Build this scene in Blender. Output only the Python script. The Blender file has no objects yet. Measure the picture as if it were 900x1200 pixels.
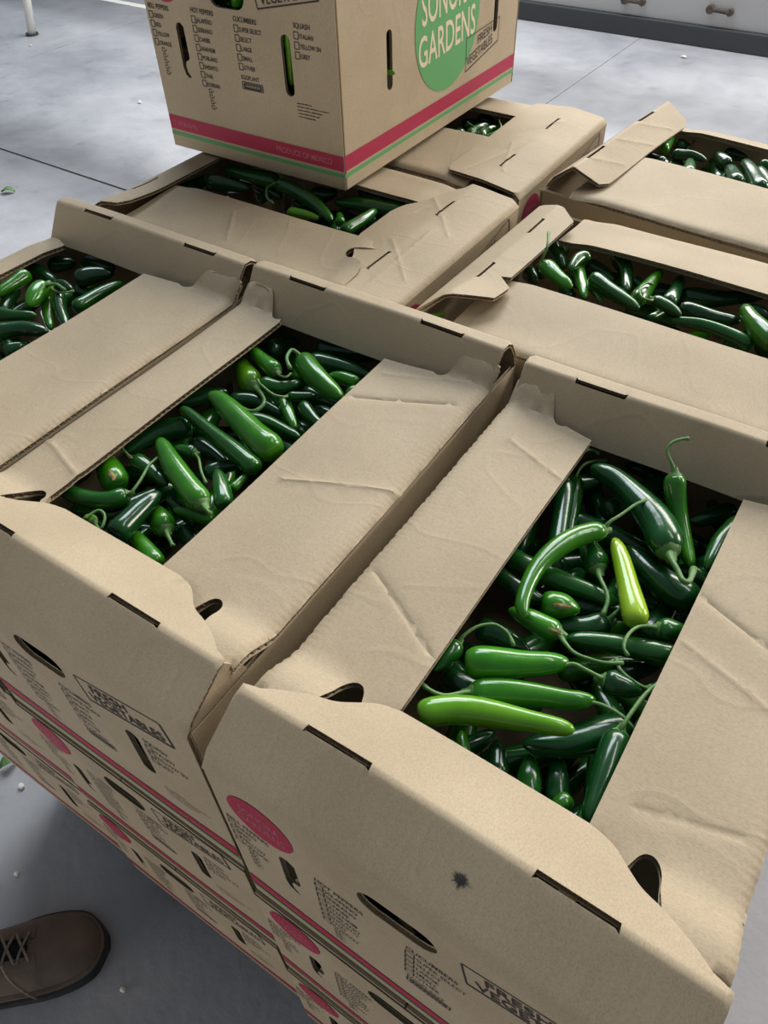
import bpy, bmesh, math, random, json
from mathutils import Vector, Matrix
from mathutils.geometry import delaunay_2d_cdt
scn = bpy.context.scene
COL = scn.collection

# ------------------------------------------------------------------ camera
F_PX, PITCH, ROLL, YAW, CAM_Z = 893.3347, 0.8147, -0.0362, -0.6275, 0.4841
def camera_axes():
    fw = Vector((math.sin(YAW)*math.cos(PITCH), math.cos(YAW)*math.cos(PITCH), -math.sin(PITCH)))
    rt = Vector((math.cos(YAW), -math.sin(YAW), 0)); up = rt.cross(fw)
    c, s = math.cos(ROLL), math.sin(ROLL)
    return c*rt+s*up, -s*rt+c*up, fw
RT, UP, FW = camera_axes()
cam = bpy.data.cameras.new('camera')
cam.sensor_fit = 'VERTICAL'; cam.sensor_height = 36.0; cam.lens = F_PX/1200*36
cam.clip_start = .02; cam.clip_end = 100
cam_o = bpy.data.objects.new('camera', cam); COL.objects.link(cam_o)
cam_o.matrix_world = Matrix(((RT.x, UP.x, -FW.x, 0), (RT.y, UP.y, -FW.y, 0), (RT.z, UP.z, -FW.z, CAM_Z), (0, 0, 0, 1)))
scn.camera = cam_o
def at(x, y, z):
    """world point on the level z seen at photograph pixel (x, y)"""
    d = RT*((x-450)/F_PX)+UP*(-(y-600)/F_PX)+FW
    t = (z-CAM_Z)/d.z
    return Vector((0, 0, CAM_Z))+d*t

# ------------------------------------------------------------------ light
w = bpy.data.worlds.new('hall_daylight'); scn.world = w; w.use_nodes = True
w.node_tree.nodes['Background'].inputs[0].default_value = (0.74, 0.86, 1.0, 1)
w.node_tree.nodes['Background'].inputs[1].default_value = 0.185
def area(name, loc, target, sx, sy, power, color=(1, 1, 1)):
    l = bpy.data.lights.new(name, 'AREA'); l.shape = 'RECTANGLE'; l.size = sx; l.size_y = sy
    l.energy = power; l.color = color
    o = bpy.data.objects.new(name, l); COL.objects.link(o); o.location = loc
    o.rotation_euler = (Vector(target)-Vector(loc)).to_track_quat('-Z', 'Y').to_euler()
    return o
area('dock_door_light', (-1.0, 5.05, 2.7), (-.6, .8, -.3), 6.5, 1.6, 385, (1, .965, .91))
area('side_door_light', (4.0, 4.7, 1.7), (-.7, 1.0, 0), 2.2, 1.8, 210, (1, .91, .82))
area('skylight', (-3.6, 4.2, 5.2), (-1.5, 1.5, -.9), 3.4, 2.0, 240, (.82, .91, 1))
area('roof_lamp', (.9, 1.9, 3.2), (0, .6, 0), 2.2, .18, 24, (1, .98, .94))
area('rear_fill_light', (-2.8, -4.8, -.10), (-.8, .8, .25), 4.5, 1.1, 104, (1, .94, .87))  # added fill from behind the camera to brighten the front faces
scn.view_settings.view_transform = 'Standard'; scn.view_settings.look = 'None'
scn.view_settings.exposure = 0.0; scn.view_settings.gamma = 1.0; scn.view_settings.use_curve_mapping = False

FLOOR = -.9275
W2, D2, HB, PITCH_Z = .165, .2563, .259, .2625

# ------------------------------------------------------------------ materials
def mat(name, color, rough=.6, spec=.5, coat=0.):
    m = bpy.data.materials.new(name); m.use_nodes = True
    b = m.node_tree.nodes['Principled BSDF']
    b.inputs['Base Color'].default_value = (*color, 1); b.inputs['Roughness'].default_value = rough
    b.inputs['Specular IOR Level'].default_value = spec
    if coat: b.inputs['Coat Weight'].default_value = coat; b.inputs['Coat Roughness'].default_value = .08
    return m
def N(m, t, **k):
    n = m.node_tree.nodes.new(t)
    for a, v in k.items():
        if a in n.inputs: n.inputs[a].default_value = v
        else: setattr(n, a, v)
    return n
def lk(m, a, ao, b, bi): m.node_tree.links.new(a.outputs[ao], b.inputs[bi])
def ramp(m, src, so, stops):
    r = N(m, 'ShaderNodeValToRGB'); lk(m, src, so, r, 0)
    e = r.color_ramp.elements
    while len(e) < len(stops): e.new(.5)
    for i, (p, c) in enumerate(stops): e[i].position = p; e[i].color = (*c, 1)
    return r
def mottled(name, stops, scale, detail=6, rough=.7, spec=.3, bump=.0, bscale=60, coat=0., stretch=(1, 1, 1), bdist=.002):
    m = mat(name, stops[0][1], rough, spec, coat); b = m.node_tree.nodes['Principled BSDF']
    tc = N(m, 'ShaderNodeTexCoord'); mp = N(m, 'ShaderNodeMapping'); mp.inputs['Scale'].default_value = stretch
    lk(m, tc, 'Object', mp, 0)
    no = N(m, 'ShaderNodeTexNoise'); no.inputs['Scale'].default_value = scale; no.inputs['Detail'].default_value = detail
    lk(m, mp, 0, no, 'Vector')
    r = ramp(m, no, 0, stops); lk(m, r, 0, b, 'Base Color')
    if bump:
        n2 = N(m, 'ShaderNodeTexNoise'); n2.inputs['Scale'].default_value = bscale; n2.inputs['Detail'].default_value = 4
        lk(m, mp, 0, n2, 'Vector')
        bp = N(m, 'ShaderNodeBump'); bp.inputs['Strength'].default_value = bump; bp.inputs['Distance'].default_value = bdist
        lk(m, n2, 0, bp, 'Height'); lk(m, bp, 0, b, 'Normal')
    return m
def kraft(name, stretch):
    """kraft liner: fine fibres, faint flute ribs and long soft wrinkles"""
    m = mat(name, (.45, .36, .26), .62, .32); b = m.node_tree.nodes['Principled BSDF']
    tc = N(m, 'ShaderNodeTexCoord'); mp = N(m, 'ShaderNodeMapping'); mp.inputs['Scale'].default_value = stretch
    lk(m, tc, 'Object', mp, 0)
    big = N(m, 'ShaderNodeTexNoise'); big.inputs['Scale'].default_value = 9; big.inputs['Detail'].default_value = 5
    lk(m, tc, 'Object', big, 'Vector')
    fib = N(m, 'ShaderNodeTexNoise'); fib.inputs['Scale'].default_value = 1000; fib.inputs['Detail'].default_value = 6
    lk(m, mp, 0, fib, 'Vector')
    r1 = ramp(m, big, 0, [(.30, (.365, .288, .188)), (.52, (.405, .322, .214)), (.75, (.440, .354, .240))])
    r2 = ramp(m, fib, 0, [(.30, (.74, .73, .71)), (.5, (1, 1, 1)), (.70, (1.18, 1.18, 1.18))])
    mx = N(m, 'ShaderNodeMix', data_type='RGBA', blend_type='MULTIPLY'); mx.inputs[0].default_value = .50
    lk(m, r1, 0, mx, 6); lk(m, r2, 0, mx, 7); lk(m, mx, 2, b, 'Base Color')
    # wrinkle relief: stretched noise, squeezed into thin lines
    wr = N(m, 'ShaderNodeTexNoise'); wr.inputs['Scale'].default_value = 7; wr.inputs['Detail'].default_value = 2
    mp2 = N(m, 'ShaderNodeMapping'); mp2.inputs['Scale'].default_value = tuple(.35+.65*(s/max(stretch)) for s in stretch)
    lk(m, tc, 'Object', mp2, 0); lk(m, mp2, 0, wr, 'Vector')
    rw = ramp(m, wr, 0, [(.485, (0, 0, 0)), (.5, (1, 1, 1)), (.515, (.2, .2, .2))])
    wave = N(m, 'ShaderNodeTexNoise'); wave.inputs['Scale'].default_value = 120; wave.inputs['Detail'].default_value = 1
    lk(m, mp, 0, wave, 'Vector')
    b1 = N(m, 'ShaderNodeBump'); b1.inputs['Strength'].default_value = .10; b1.inputs['Distance'].default_value = .0012; lk(m, fib, 0, b1, 'Height')
    b2 = N(m, 'ShaderNodeBump'); b2.inputs['Strength'].default_value = .16; b2.inputs['Distance'].default_value = .0012; lk(m, rw, 0, b2, 'Height'); lk(m, b1, 0, b2, 'Normal')
    b3 = N(m, 'ShaderNodeBump'); b3.inputs['Strength'].default_value = .07; b3.inputs['Distance'].default_value = .0012; lk(m, wave, 0, b3, 'Height'); lk(m, b2, 0, b3, 'Normal')
    # flute ribs telegraphing through the liner, stronger beside the folds
    sx = N(m, 'ShaderNodeSeparateXYZ'); lk(m, tc, 'Object', sx, 0)
    ax = 1 if stretch[0] < 1 else 0
    fr = N(m, 'ShaderNodeMath', operation='MULTIPLY'); fr.inputs[1].default_value = 2*math.pi/.0062; lk(m, sx, ax, fr, 0)
    sn = N(m, 'ShaderNodeMath', operation='SINE'); lk(m, fr, 0, sn, 0)
    if stretch[0] < 1:
        ab = N(m, 'ShaderNodeMath', operation='ABSOLUTE'); lk(m, sx, 0, ab, 0)
        mk = N(m, 'ShaderNodeMapRange'); mk.inputs['From Min'].default_value = .153; mk.inputs['From Max'].default_value = .163
        mk.inputs['To Min'].default_value = .05; mk.inputs['To Max'].default_value = 1.0; lk(m, ab, 0, mk, 0)
        mu = N(m, 'ShaderNodeMath', operation='MULTIPLY'); lk(m, sn, 0, mu, 0); lk(m, mk, 0, mu, 1); sn = mu
    b4 = N(m, 'ShaderNodeBump'); b4.inputs['Strength'].default_value = .10 if stretch[0] < 1 else .03; b4.inputs['Distance'].default_value = .0007
    lk(m, sn, 0, b4, 'Height'); lk(m, b3, 0, b4, 'Normal')
    lk(m, b4, 0, b, 'Normal')
    return m
KX = kraft('kraft_board_ribs_across', (.4, 1, 1))
KY = kraft('kraft_board_ribs_along', (1, .4, 1))
KZ = kraft('kraft_board_ribs_upright', (1, 1, .4))
INK = mat('black_print', (.045, .036, .032), .6, .2)
PINK = mat('pink_print', (.36, .022, .060), .55, .3)
PALEPINK = mat('pale_pink_print', (.50, .15, .17), .55, .3)
GREENP = mat('green_print', (.105, .32, .115), .55, .3)
CREAM = mat('cream_print', (.66, .56, .40), .6, .3)
SMUDGE = mat('black_smudge', (.06, .055, .05), .8, .1)
def pepper_mat(name, a, b_):
    m = mat(name, a, .22, .5, .35); bs = m.node_tree.nodes['Principled BSDF']
    tc = N(m, 'ShaderNodeTexCoord'); no = N(m, 'ShaderNodeTexNoise'); no.inputs['Scale'].default_value = 26; no.inputs['Detail'].default_value = 4
    lk(m, tc, 'Object', no, 'Vector'); r = ramp(m, no, 0, [(.35, a), (.72, b_)])
    oi = N(m, 'ShaderNodeObjectInfo'); hs = N(m, 'ShaderNodeHueSaturation')
    mr = N(m, 'ShaderNodeMapRange'); mr.inputs['To Min'].default_value = .75; mr.inputs['To Max'].default_value = 1.25
    lk(m, oi, 'Random', mr, 0); lk(m, mr, 0, hs, 'Value'); lk(m, r, 0, hs, 'Color'); lk(m, hs, 0, bs, 'Base Color')
    n2 = N(m, 'ShaderNodeTexNoise'); n2.inputs['Scale'].default_value = 95; n2.inputs['Detail'].default_value = 2; lk(m, tc, 'Object', n2, 'Vector')
    bp = N(m, 'ShaderNodeBump'); bp.inputs['Strength'].default_value = .10; bp.inputs['Distance'].default_value = .0015; lk(m, n2, 0, bp, 'Height'); lk(m, bp, 0, bs, 'Normal'); lk(m, bp, 0, bs, 'Coat Normal')
    return m
PEP = [pepper_mat('dark_green_skin', (.004, .044, .009), (.010, .078, .014)),
       pepper_mat('deep_green_skin', (.007, .075, .007), (.017, .120, .010)),
       pepper_mat('bright_green_skin', (.020, .145, .004), (.046, .215, .008)),
       pepper_mat('light_green_skin', (.085, .280, .006), (.140, .350, .012)),
       pepper_mat('lime_skin', (.260, .470, .012), (.360, .560, .030))]
STEM = mottled('green_stem', [(.3, (.055, .155, .035)), (.7, (.150, .280, .085))], 60, rough=.45, spec=.4, bump=.2, bscale=300)
def concrete():
    m = mat('concrete', (.42, .42, .43), .45, .45); b = m.node_tree.nodes['Principled BSDF']
    tc = N(m, 'ShaderNodeTexCoord')
    n1 = N(m, 'ShaderNodeTexNoise'); n1.inputs['Scale'].default_value = .9; n1.inputs['Detail'].default_value = 10; n1.inputs['Roughness'].default_value = .62; lk(m, tc, 'Object', n1, 'Vector')
    n2 = N(m, 'ShaderNodeTexNoise'); n2.inputs['Scale'].default_value = 7; n2.inputs['Detail'].default_value = 9; n2.inputs['Roughness'].default_value = .7; lk(m, tc, 'Object', n2, 'Vector')
    r1 = ramp(m, n1, 0, [(.30, (.23, .24, .265)), (.45, (.34, .35, .375)), (.58, (.415, .42, .44)), (.75, (.30, .31, .335))])
    r2 = ramp(m, n2, 0, [(.28, (.62, .62, .63)), (.42, (.92, .92, .92)), (.6, (1, 1, 1)), (.75, (1.12, 1.12, 1.12))])
    mx = N(m, 'ShaderNodeMix', data_type='RGBA', blend_type='MULTIPLY'); mx.inputs[0].default_value = .8; lk(m, r1, 0, mx, 6); lk(m, r2, 0, mx, 7)
    # soft shadow bands painted into the concrete colour, beside the joint and further back
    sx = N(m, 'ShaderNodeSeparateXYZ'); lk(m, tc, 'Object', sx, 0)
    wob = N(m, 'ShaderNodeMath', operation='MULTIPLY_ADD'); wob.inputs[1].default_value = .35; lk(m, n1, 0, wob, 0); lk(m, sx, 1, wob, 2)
    shade = ramp(m, wob, 0, [(0, (1, 1, 1)), (1, (1, 1, 1))])
    mr = N(m, 'ShaderNodeMapRange'); mr.inputs['From Min'].default_value = 1.0; mr.inputs['From Max'].default_value = 6.0; lk(m, wob, 0, mr, 0); lk(m, mr, 0, shade, 0)
    e = shade.color_ramp.elements
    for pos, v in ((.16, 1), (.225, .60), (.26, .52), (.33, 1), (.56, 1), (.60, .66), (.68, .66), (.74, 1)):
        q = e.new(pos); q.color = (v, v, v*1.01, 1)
    m2 = N(m, 'ShaderNodeMix', data_type='RGBA', blend_type='MULTIPLY'); m2.inputs[0].default_value = 1; lk(m, mx, 2, m2, 6); lk(m, shade, 0, m2, 7); lk(m, m2, 2, b, 'Base Color')
    n3 = N(m, 'ShaderNodeTexNoise'); n3.inputs['Scale'].default_value = 45; n3.inputs['Detail'].default_value = 5; lk(m, tc, 'Object', n3, 'Vector')
    bp = N(m, 'ShaderNodeBump'); bp.inputs['Strength'].default_value = .15; bp.inputs['Distance'].default_value = .008; lk(m, n3, 0, bp, 'Height'); lk(m, bp, 0, b, 'Normal')
    rr_ = ramp(m, n2, 0, [(.3, (.34, .34, .34)), (.7, (.58, .58, .58))]); lk(m, rr_, 0, b, 'Roughness')
    return m
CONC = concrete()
JOINT = mottled('joint_sealant', [(.3, (.12, .125, .13)), (.7, (.22, .22, .23))], 8, rough=.8)
STEEL = mottled('painted_steel', [(.3, (.38, .38, .385)), (.6, (.47, .465, .46)), (.8, (.54, .49, .44))], .7, 8, rough=.5, spec=.4, stretch=(1, 1, .35))
DARKM = mat('dark_metal', (.04, .045, .05), .5, .4)
RUST = mottled('rusty_metal', [(.3, (.05, .045, .04)), (.7, (.12, .09, .07))], 30, rough=.7)
WHITEP = mottled('white_paint', [(.3, (.68, .67, .62)), (.7, (.78, .77, .72))], 12, rough=.5)
LEATHER = mottled('brown_leather', [(.3, (.15, .112, .088)), (.55, (.205, .155, .122)), (.8, (.28, .215, .165))], 14, 7, rough=.62, spec=.3, bump=.3, bscale=160)
LACE = mottled('tan_lace', [(.3, (.20, .17, .13)), (.7, (.32, .28, .22))], 200, rough=.8)
TONGUE = mat('black_lining', (.02, .022, .026), .85, .2)
SOLE = mottled('dark_rubber', [(.3, (.03, .03, .034)), (.7, (.06, .06, .065))], 40, rough=.6)
WOOD = mottled('pallet_wood', [(.3, (.26, .18, .10)), (.7, (.42, .31, .19))], 6, 8, rough=.8, stretch=(1, 6, 6), bump=.3, bscale=40)
SCAB = mottled('corky_scar', [(.3, (.22, .12, .05)), (.7, (.40, .30, .14))], 300, rough=.8)

# ------------------------------------------------------------------ helpers
def link(name, me, parent=None, mats=(), smooth=False, **props):
    o = bpy.data.objects.new(name, me); COL.objects.link(o)
    if parent: o.parent = parent
    if me is not None:
        for m in mats: me.materials.append(m)
        if smooth: me.polygons.foreach_set('use_smooth', [True]*len(me.polygons))
    for k, v in props.items(): o[k] = v
    return o
def pyd(verts, faces, mi=None):
    me = bpy.data.meshes.new('mesh'); me.from_pydata([tuple(v) for v in verts], [], faces)
    if mi: me.polygons.foreach_set('material_index', mi)
    me.update(); return me
def empty(name, loc, rz=0, **props):
    o = bpy.data.objects.new(name, None); COL.objects.link(o); o.location = loc; o.rotation_euler = (0, 0, rz)
    o.empty_display_size = .05
    for k, v in props.items(): o[k] = v
    return o
def boxes(lst, bevel=0):
    """one mesh from axis aligned boxes (x0,x1,y0,y1,z0,z1)"""
    bm = bmesh.new()
    for x0, x1, y0, y1, z0, z1 in lst:
        r = bmesh.ops.create_cube(bm, size=1)
        for v in r['verts']: v.co = ((x0+x1)/2+v.co.x*(x1-x0), (y0+y1)/2+v.co.y*(y1-y0), (z0+z1)/2+v.co.z*(z1-z0))
    if bevel: bmesh.ops.bevel(bm, geom=bm.edges[:], offset=bevel, segments=2, affect='EDGES', profile=.5)
    me = bpy.data.meshes.new('mesh'); bm.to_mesh(me); bm.free(); return me
def inside(p, poly):
    x, y = p; c = False; j = len(poly)-1
    for i in range(len(poly)):
        xi, yi = poly[i]; xj, yj = poly[j]
        if (yi > y) != (yj > y) and x < (xj-xi)*(y-yi)/(yj-yi)+xi: c = not c
        j = i
    return c
def seg_d(p, a, b):
    ax, ay = a; bx, by = b; dx, dy = bx-ax, by-ay; L = dx*dx+dy*dy
    t = 0 if L == 0 else max(0, min(1, ((p[0]-ax)*dx+(p[1]-ay)*dy)/L))
    return math.hypot(p[0]-ax-t*dx, p[1]-ay-t*dy)
def dense(poly, step):
    out = []
    for i, a in enumerate(poly):
        b = poly[(i+1) % len(poly)]; L = math.hypot(b[0]-a[0], b[1]-a[1]); n = max(1, int(L/step))
        for k in range(n): out.append((a[0]+(b[0]-a[0])*k/n, a[1]+(b[1]-a[1])*k/n))
    return out
def smooth_poly(pts, it=2):
    """Chaikin corner cutting on an open run of points"""
    for _ in range(it):
        o = [pts[0]]
        for a, b in zip(pts, pts[1:]):
            o.append((.75*a[0]+.25*b[0], .75*a[1]+.25*b[1])); o.append((.25*a[0]+.75*b[0], .25*a[1]+.75*b[1]))
        o.append(pts[-1]); pts = o
    return pts
def sheet(outline, holes, warp, th=.0042, step=.010, flute=True, creases=(), seed=0, edge=.0035, rows=(), cols=()):
    """corrugated board: two liners with an open channel and a zigzag flute along every cut edge"""
    rnd = random.Random(seed)
    loops = [dense(outline, step)]+[dense(h, step*.6) for h in holes]
    pts = []; edges = []
    for lp in loops:
        s = len(pts); n = len(lp); pts += lp; edges += [(s+i, s+(i+1) % n) for i in range(n)]
    xs = [p[0] for p in outline]; ys = [p[1] for p in outline]
    nb = len(pts); bnd = pts[:]
    extra = []
    for (a, b, dep, wd) in creases:
        L = math.hypot(b[0]-a[0], b[1]-a[1]); nx, ny = -(b[1]-a[1])/L, (b[0]-a[0])/L
        k = max(2, int(L/.007))
        for i in range(k+1):
            for off in (-2*wd, -wd, 0, wd, 2*wd):
                extra.append((a[0]+(b[0]-a[0])*i/k+nx*off, a[1]+(b[1]-a[1])*i/k+ny*off))
    lo, hi = min(xs), max(xs)
    for ry in rows:
        k = int((hi-lo)/.0075); extra += [(lo+(hi-lo)*(i+.5)/k, ry) for i in range(k)]
    lo, hi = min(ys), max(ys)
    for rx in cols:
        k = int((hi-lo)/.0075); extra += [(rx, lo+(hi-lo)*(i+.5)/k) for i in range(k)]
    nrow = len(extra)
    y = min(ys)+step/2; row = 0
    while y < max(ys):
        x = min(xs)+step/2*(1+row % 2)
        while x < max(xs):
            extra.append((x+rnd.uniform(-.1, .1)*step, y+rnd.uniform(-.1, .1)*step)); x += step
        y += step; row += 1
    segs = [(pts[e[0]], pts[e[1]]) for e in edges]
    for ip, p in enumerate(extra):
        if ip >= nrow and (any(abs(p[1]-q) < step*.5 for q in rows) or any(abs(p[0]-q) < step*.5 for q in cols)): continue
        lim = step*.45 if ip >= nrow else .0012
        if not inside(p, outline) or any(inside(p, h) for h in holes): continue
        ok = True
        for q in bnd:
            if abs(q[0]-p[0]) < lim and abs(q[1]-p[1]) < lim: ok = False; break
        if ok: pts.append(p)
    r = delaunay_2d_cdt([Vector(p) for p in pts], edges, [], 0, 1e-6)
    V2 = [(v.x, v.y) for v in r[0]]
    tris = []
    for f in r[2]:
        c = (sum(V2[i][0] for i in f)/len(f), sum(V2[i][1] for i in f)/len(f))
        if inside(c, outline) and not any(inside(c, h) for h in holes):
            a2 = sum(V2[f[i]][0]*V2[f[(i+1) % len(f)]][1]-V2[f[(i+1) % len(f)]][0]*V2[f[i]][1] for i in range(len(f)))
            tris.append(list(f) if a2 > 0 else list(f)[::-1])
    def disp(x, y):
        d = 0
        for (a, b, dep, wd) in creases: d += dep*math.exp(-(seg_d((x, y), a, b)/wd)**2)
        return d
    def fr(x, y):
        p = Vector(warp(x, y)); e = .0008
        n = (Vector(warp(x+e, y))-p).cross(Vector(warp(x, y+e))-p); n.normalize()
        return p+n*disp(x, y), n
    T = th/2; lin = .0006
    fr_c = [fr(*v) for v in V2]
    verts = [p+n*T for p, n in fr_c]+[p-n*T for p, n in fr_c]; nv = len(V2)
    faces = [t for t in tris]+[[i+nv for i in t[::-1]] for t in tris]; mi = [0]*len(faces)
    cnt = {}
    for t in tris:
        for i in range(len(t)): cnt[(t[i], t[(i+1) % len(t)])] = 1
    be = [e for e in cnt if (e[1], e[0]) not in cnt]
    nxt = dict(be); nor = {}
    for a, b in be:
        dx, dy = V2[b][0]-V2[a][0], V2[b][1]-V2[a][1]; L = math.hypot(dx, dy) or 1
        for k in (a, b):
            q = nor.get(k, (0, 0)); nor[k] = (q[0]-dy/L, q[1]+dx/L)
    ring = {}
    for k, (nx, ny) in nor.items():
        L = math.hypot(nx, ny) or 1; x, y = V2[k]
        pi, ni = fr(x+nx/L*edge, y+ny/L*edge); p, n = fr_c[k]
        b0 = len(verts)
        verts += [p+n*(T-lin), pi+ni*(T-lin), pi-ni*(T-lin), p-n*(T-lin)]
        ring[k] = (k, b0, b0+1, b0+2, b0+3, k+nv)
    for a, b in be:
        for i in range(5): faces.append([ring[b][i], ring[a][i], ring[a][i+1], ring[b][i+1]]); mi.append(0)
    if flute:
        seen = set()
        for s in list(nxt):
            if s in seen: continue
            chain = [s]; seen.add(s); c = nxt[s]
            while c != s and c in nxt and c not in seen: chain.append(c); seen.add(c); c = nxt[c]
            chain.append(s); acc = 0; k = 0; prev = None; pitch = .0036
            for a, b in zip(chain, chain[1:]):
                (xa, ya), (xb, yb) = V2[a], V2[b]; L = math.hypot(xb-xa, yb-ya)
                if L < 1e-7: continue
                nx, ny = -(yb-ya)/L, (xb-xa)/L; d = (pitch-acc) if prev is not None else 0
                while d <= L:
                    x, y = xa+(xb-xa)*d/L, ya+(yb-ya)*d/L
                    (p0, n0), (p1, n1) = [(fr_c[a][0].lerp(fr_c[b][0], d/L), fr_c[a][1])]*2
                    q0 = verts[ring[a][2]].lerp(verts[ring[b][2]], d/L)-verts[ring[a][1]].lerp(verts[ring[b][1]], d/L)
                    inn = (verts[ring[a][2]]+verts[ring[a][3]]).lerp(verts[ring[b][2]]+verts[ring[b][3]], d/L)*.5
                    sgn = (T-lin)*(1 if k % 2 else -1)
                    base = p0.lerp(inn, .12)+n0*sgn
                    i0 = len(verts); verts += [base, inn+n0*sgn]
                    if prev is not None: faces.append([prev, i0, i0+1, prev+1]); mi.append(0)
                    prev = i0; k += 1; d += pitch
                acc = L-(d-pitch)
    me = pyd(verts, faces, mi)
    return me
def tube(path, radii, n=10, cap=True):
    """tube through 3-D points; returns verts, faces"""
    verts, faces = [], []
    P = [Vector(p) for p in path]; up = None
    for i, p in enumerate(P):
        t = (P[min(i+1, len(P)-1)]-P[max(i-1, 0)]).normalized()
        if up is None: up = Vector((0, 0, 1)) if abs(t.z) < .8 else Vector((1, 0, 0))
        s = t.cross(up).normalized(); up = s.cross(t).normalized()
        for k in range(n):
            a = 2*math.pi*k/n; verts.append(p+(s*math.cos(a)+up*math.sin(a))*radii[i])
    for i in range(len(P)-1):
        for k in range(n):
            a, b = i*n+k, i*n+(k+1) % n; faces.append([a, b, b+n, a+n])
    if cap: faces.append(list(range(n))[::-1]); faces.append([(len(P)-1)*n+k for k in range(n)])
    return verts, faces
def catmull(P, n):
    P = [Vector(p) for p in P]
    if len(P) == 2: return [P[0].lerp(P[1], i/n) for i in range(n+1)]
    Q = [P[0]*2-P[1]]+P+[P[-1]*2-P[-2]]; out = []; m = len(P)-1
    for i in range(n+1):
        u = i/n*m; k = min(int(u), m-1); t = u-k; a, b, c, d = Q[k:k+4]
        out.append(.5*((2*b)+(c-a)*t+(2*a-5*b+4*c-d)*t*t+(3*b-a-3*c+d)*t**3))
    return out

# ------------------------------------------------------------------ floor, wall, post
def slab(x0, x1, y0, y1):
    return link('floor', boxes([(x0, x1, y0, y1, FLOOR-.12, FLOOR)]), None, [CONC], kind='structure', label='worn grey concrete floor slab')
JX = [(-9, -4.702), (-4.698, -1.702), (-1.698, 1.306), (1.310, 6)]
JY = [(-4, -1.006), (-.994, 2.034), (2.048, 5.14), (5.152, 8)]
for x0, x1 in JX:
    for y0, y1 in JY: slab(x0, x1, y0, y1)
link('floor_joint', boxes([(-9, 6, -4, 8, FLOOR-.12, FLOOR-.006)]), None, [JOINT], kind='structure', label='dark joint filler between concrete slabs')
link('floor_line', boxes([(-8, -3.95, 4.13, 4.19, FLOOR, FLOOR+.0015)]), None, [WHITEP], kind='structure', label='white painted line on the concrete floor')
wall = link('wall_back', boxes([(-4.3, 5, 5.16, 5.30, FLOOR+.10, .55)], .004), None, [STEEL], kind='structure', label='grey painted steel wall panel behind the cartons')
link('base_rail', boxes([(-4.3, 5, 5.125, 5.30, FLOOR, FLOOR+.10)], .006), wall, [DARKM], label='dark rail along the foot of the wall')
def wall_point(px, py, y=5.16):
    d = RT*((px-450)/F_PX)+UP*(-(py-600)/F_PX)+FW; t = y/d.y
    return Vector((0, 0, CAM_Z))+d*t
for px, py, px2, py2 in ((724, 25, 743, 28), (832, 11, 855, 15), (732, 0, 752, 3)):
    a = wall_point(px, py, 5.14); b_ = wall_point(px2, py2, 5.14)
    vs, fs = [], []
    for pth, rr in (([a, b_], [.011, .011]), ([a+Vector((0, .03, 0)), a, a+Vector((0, -.012, 0))], [.02, .024, .02]), ([b_+Vector((0, .03, 0)), b_, b_+Vector((0, -.008, 0))], [.017, .02, .017])):
        v, f = tube(pth, rr, 10); o = len(vs); vs += v; fs += [[i+o for i in q] for q in f]
    link('wall_hook', pyd(vs, fs), wall, [RUST])
pb = at(38, 41, FLOOR); pt = wall_point(21, -60, pb.y+.02)
v, f = tube([pb, pb.lerp(pt, .5), pt], [.026, .026, .026], 14)
post = empty('support_post', pb, 0, label='thin leaning white post standing on the concrete floor, top left', category='post')
def rel(o, pts): return [Vector(p)-o.location for p in pts]
link('shaft', pyd(rel(post, v), f), post, [WHITEP], True)
v, f = tube([pb, pb+Vector((0, 0, .012))], [.040, .040], 16)
link('foot_plate', pyd(rel(post, v), f), post, [DARKM], label='dark foot plate')

# ------------------------------------------------------------------ carton pieces
TH = .0042
def bulge(u, half, h): return .0025*math.cos(math.pi*u/(2*half))*math.sin(math.pi*h/HB)
def w_list(side, off=0):
    if side < 0: return lambda s, h: (s, -D2+TH/2-bulge(s, W2, h)-off, h-HB)
    return lambda s, h: (-s, D2-TH/2+bulge(s, W2, h)+off, h-HB)
def w_side(side, off=0):
    if side > 0: return lambda s, h: (W2-TH/2+bulge(s, D2, h)+off, s, h-HB)
    return lambda s, h: (-W2+TH/2-bulge(s, D2, h)-off, -s, h-HB)
def slot_poly(cx, z0, z1, r, n=8):
    p = [(cx+r*math.cos(a), z1-r+r*math.sin(a)) for a in [math.pi*i/n for i in range(n+1)]]
    return p+[(cx+r*math.cos(a), z0+r+r*math.sin(a)) for a in [math.pi+math.pi*i/n for i in range(n+1)]]
def oval_slot(x0, x1, cz, r, n=8):
    p = [(x1-r+r*math.cos(a), cz+r*math.sin(a)) for a in [-math.pi/2+math.pi*i/n for i in range(n+1)]]
    return p+[(x0+r+r*math.cos(a), cz+r*math.sin(a)) for a in [math.pi/2+math.pi*i/n for i in range(n+1)]]
# left slot keeps a torn flap of board at its foot
torn = [(-.1095, .168), (-.107, .1735), (-.102, .1745), (-.0975, .170), (-.0965, .132), (-.0985, .128), (-.1025, .127), (-.1045, .121), (-.1035, .113), (-.0990, .1065), (-.1025, .1045), (-.1075, .109), (-.1095, .118)]
torn = [(-.103+(x+.103)*1.25, z) for x, z in torn]
LIST_HOLES = [torn[::-1], slot_poly(.084, .110, .183, .0075), oval_slot(-.039, .022, .2155, .0148)]
SIDE_HOLES = [slot_poly(-.141, .098, .172, .0068), slot_poly(.171, .098, .172, .0068)]
TOPZ = HB-.0065
def panel_mesh(kind, side, holes, quick=False):
    half = W2 if kind == 'list' else D2-TH-.0005
    out = [(-half, 0), (half, 0), (half, TOPZ), (-half, TOPZ)]
    return sheet(out, holes, (w_list if kind == 'list' else w_side)(side), TH, .016, flute=False, edge=.003)
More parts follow.
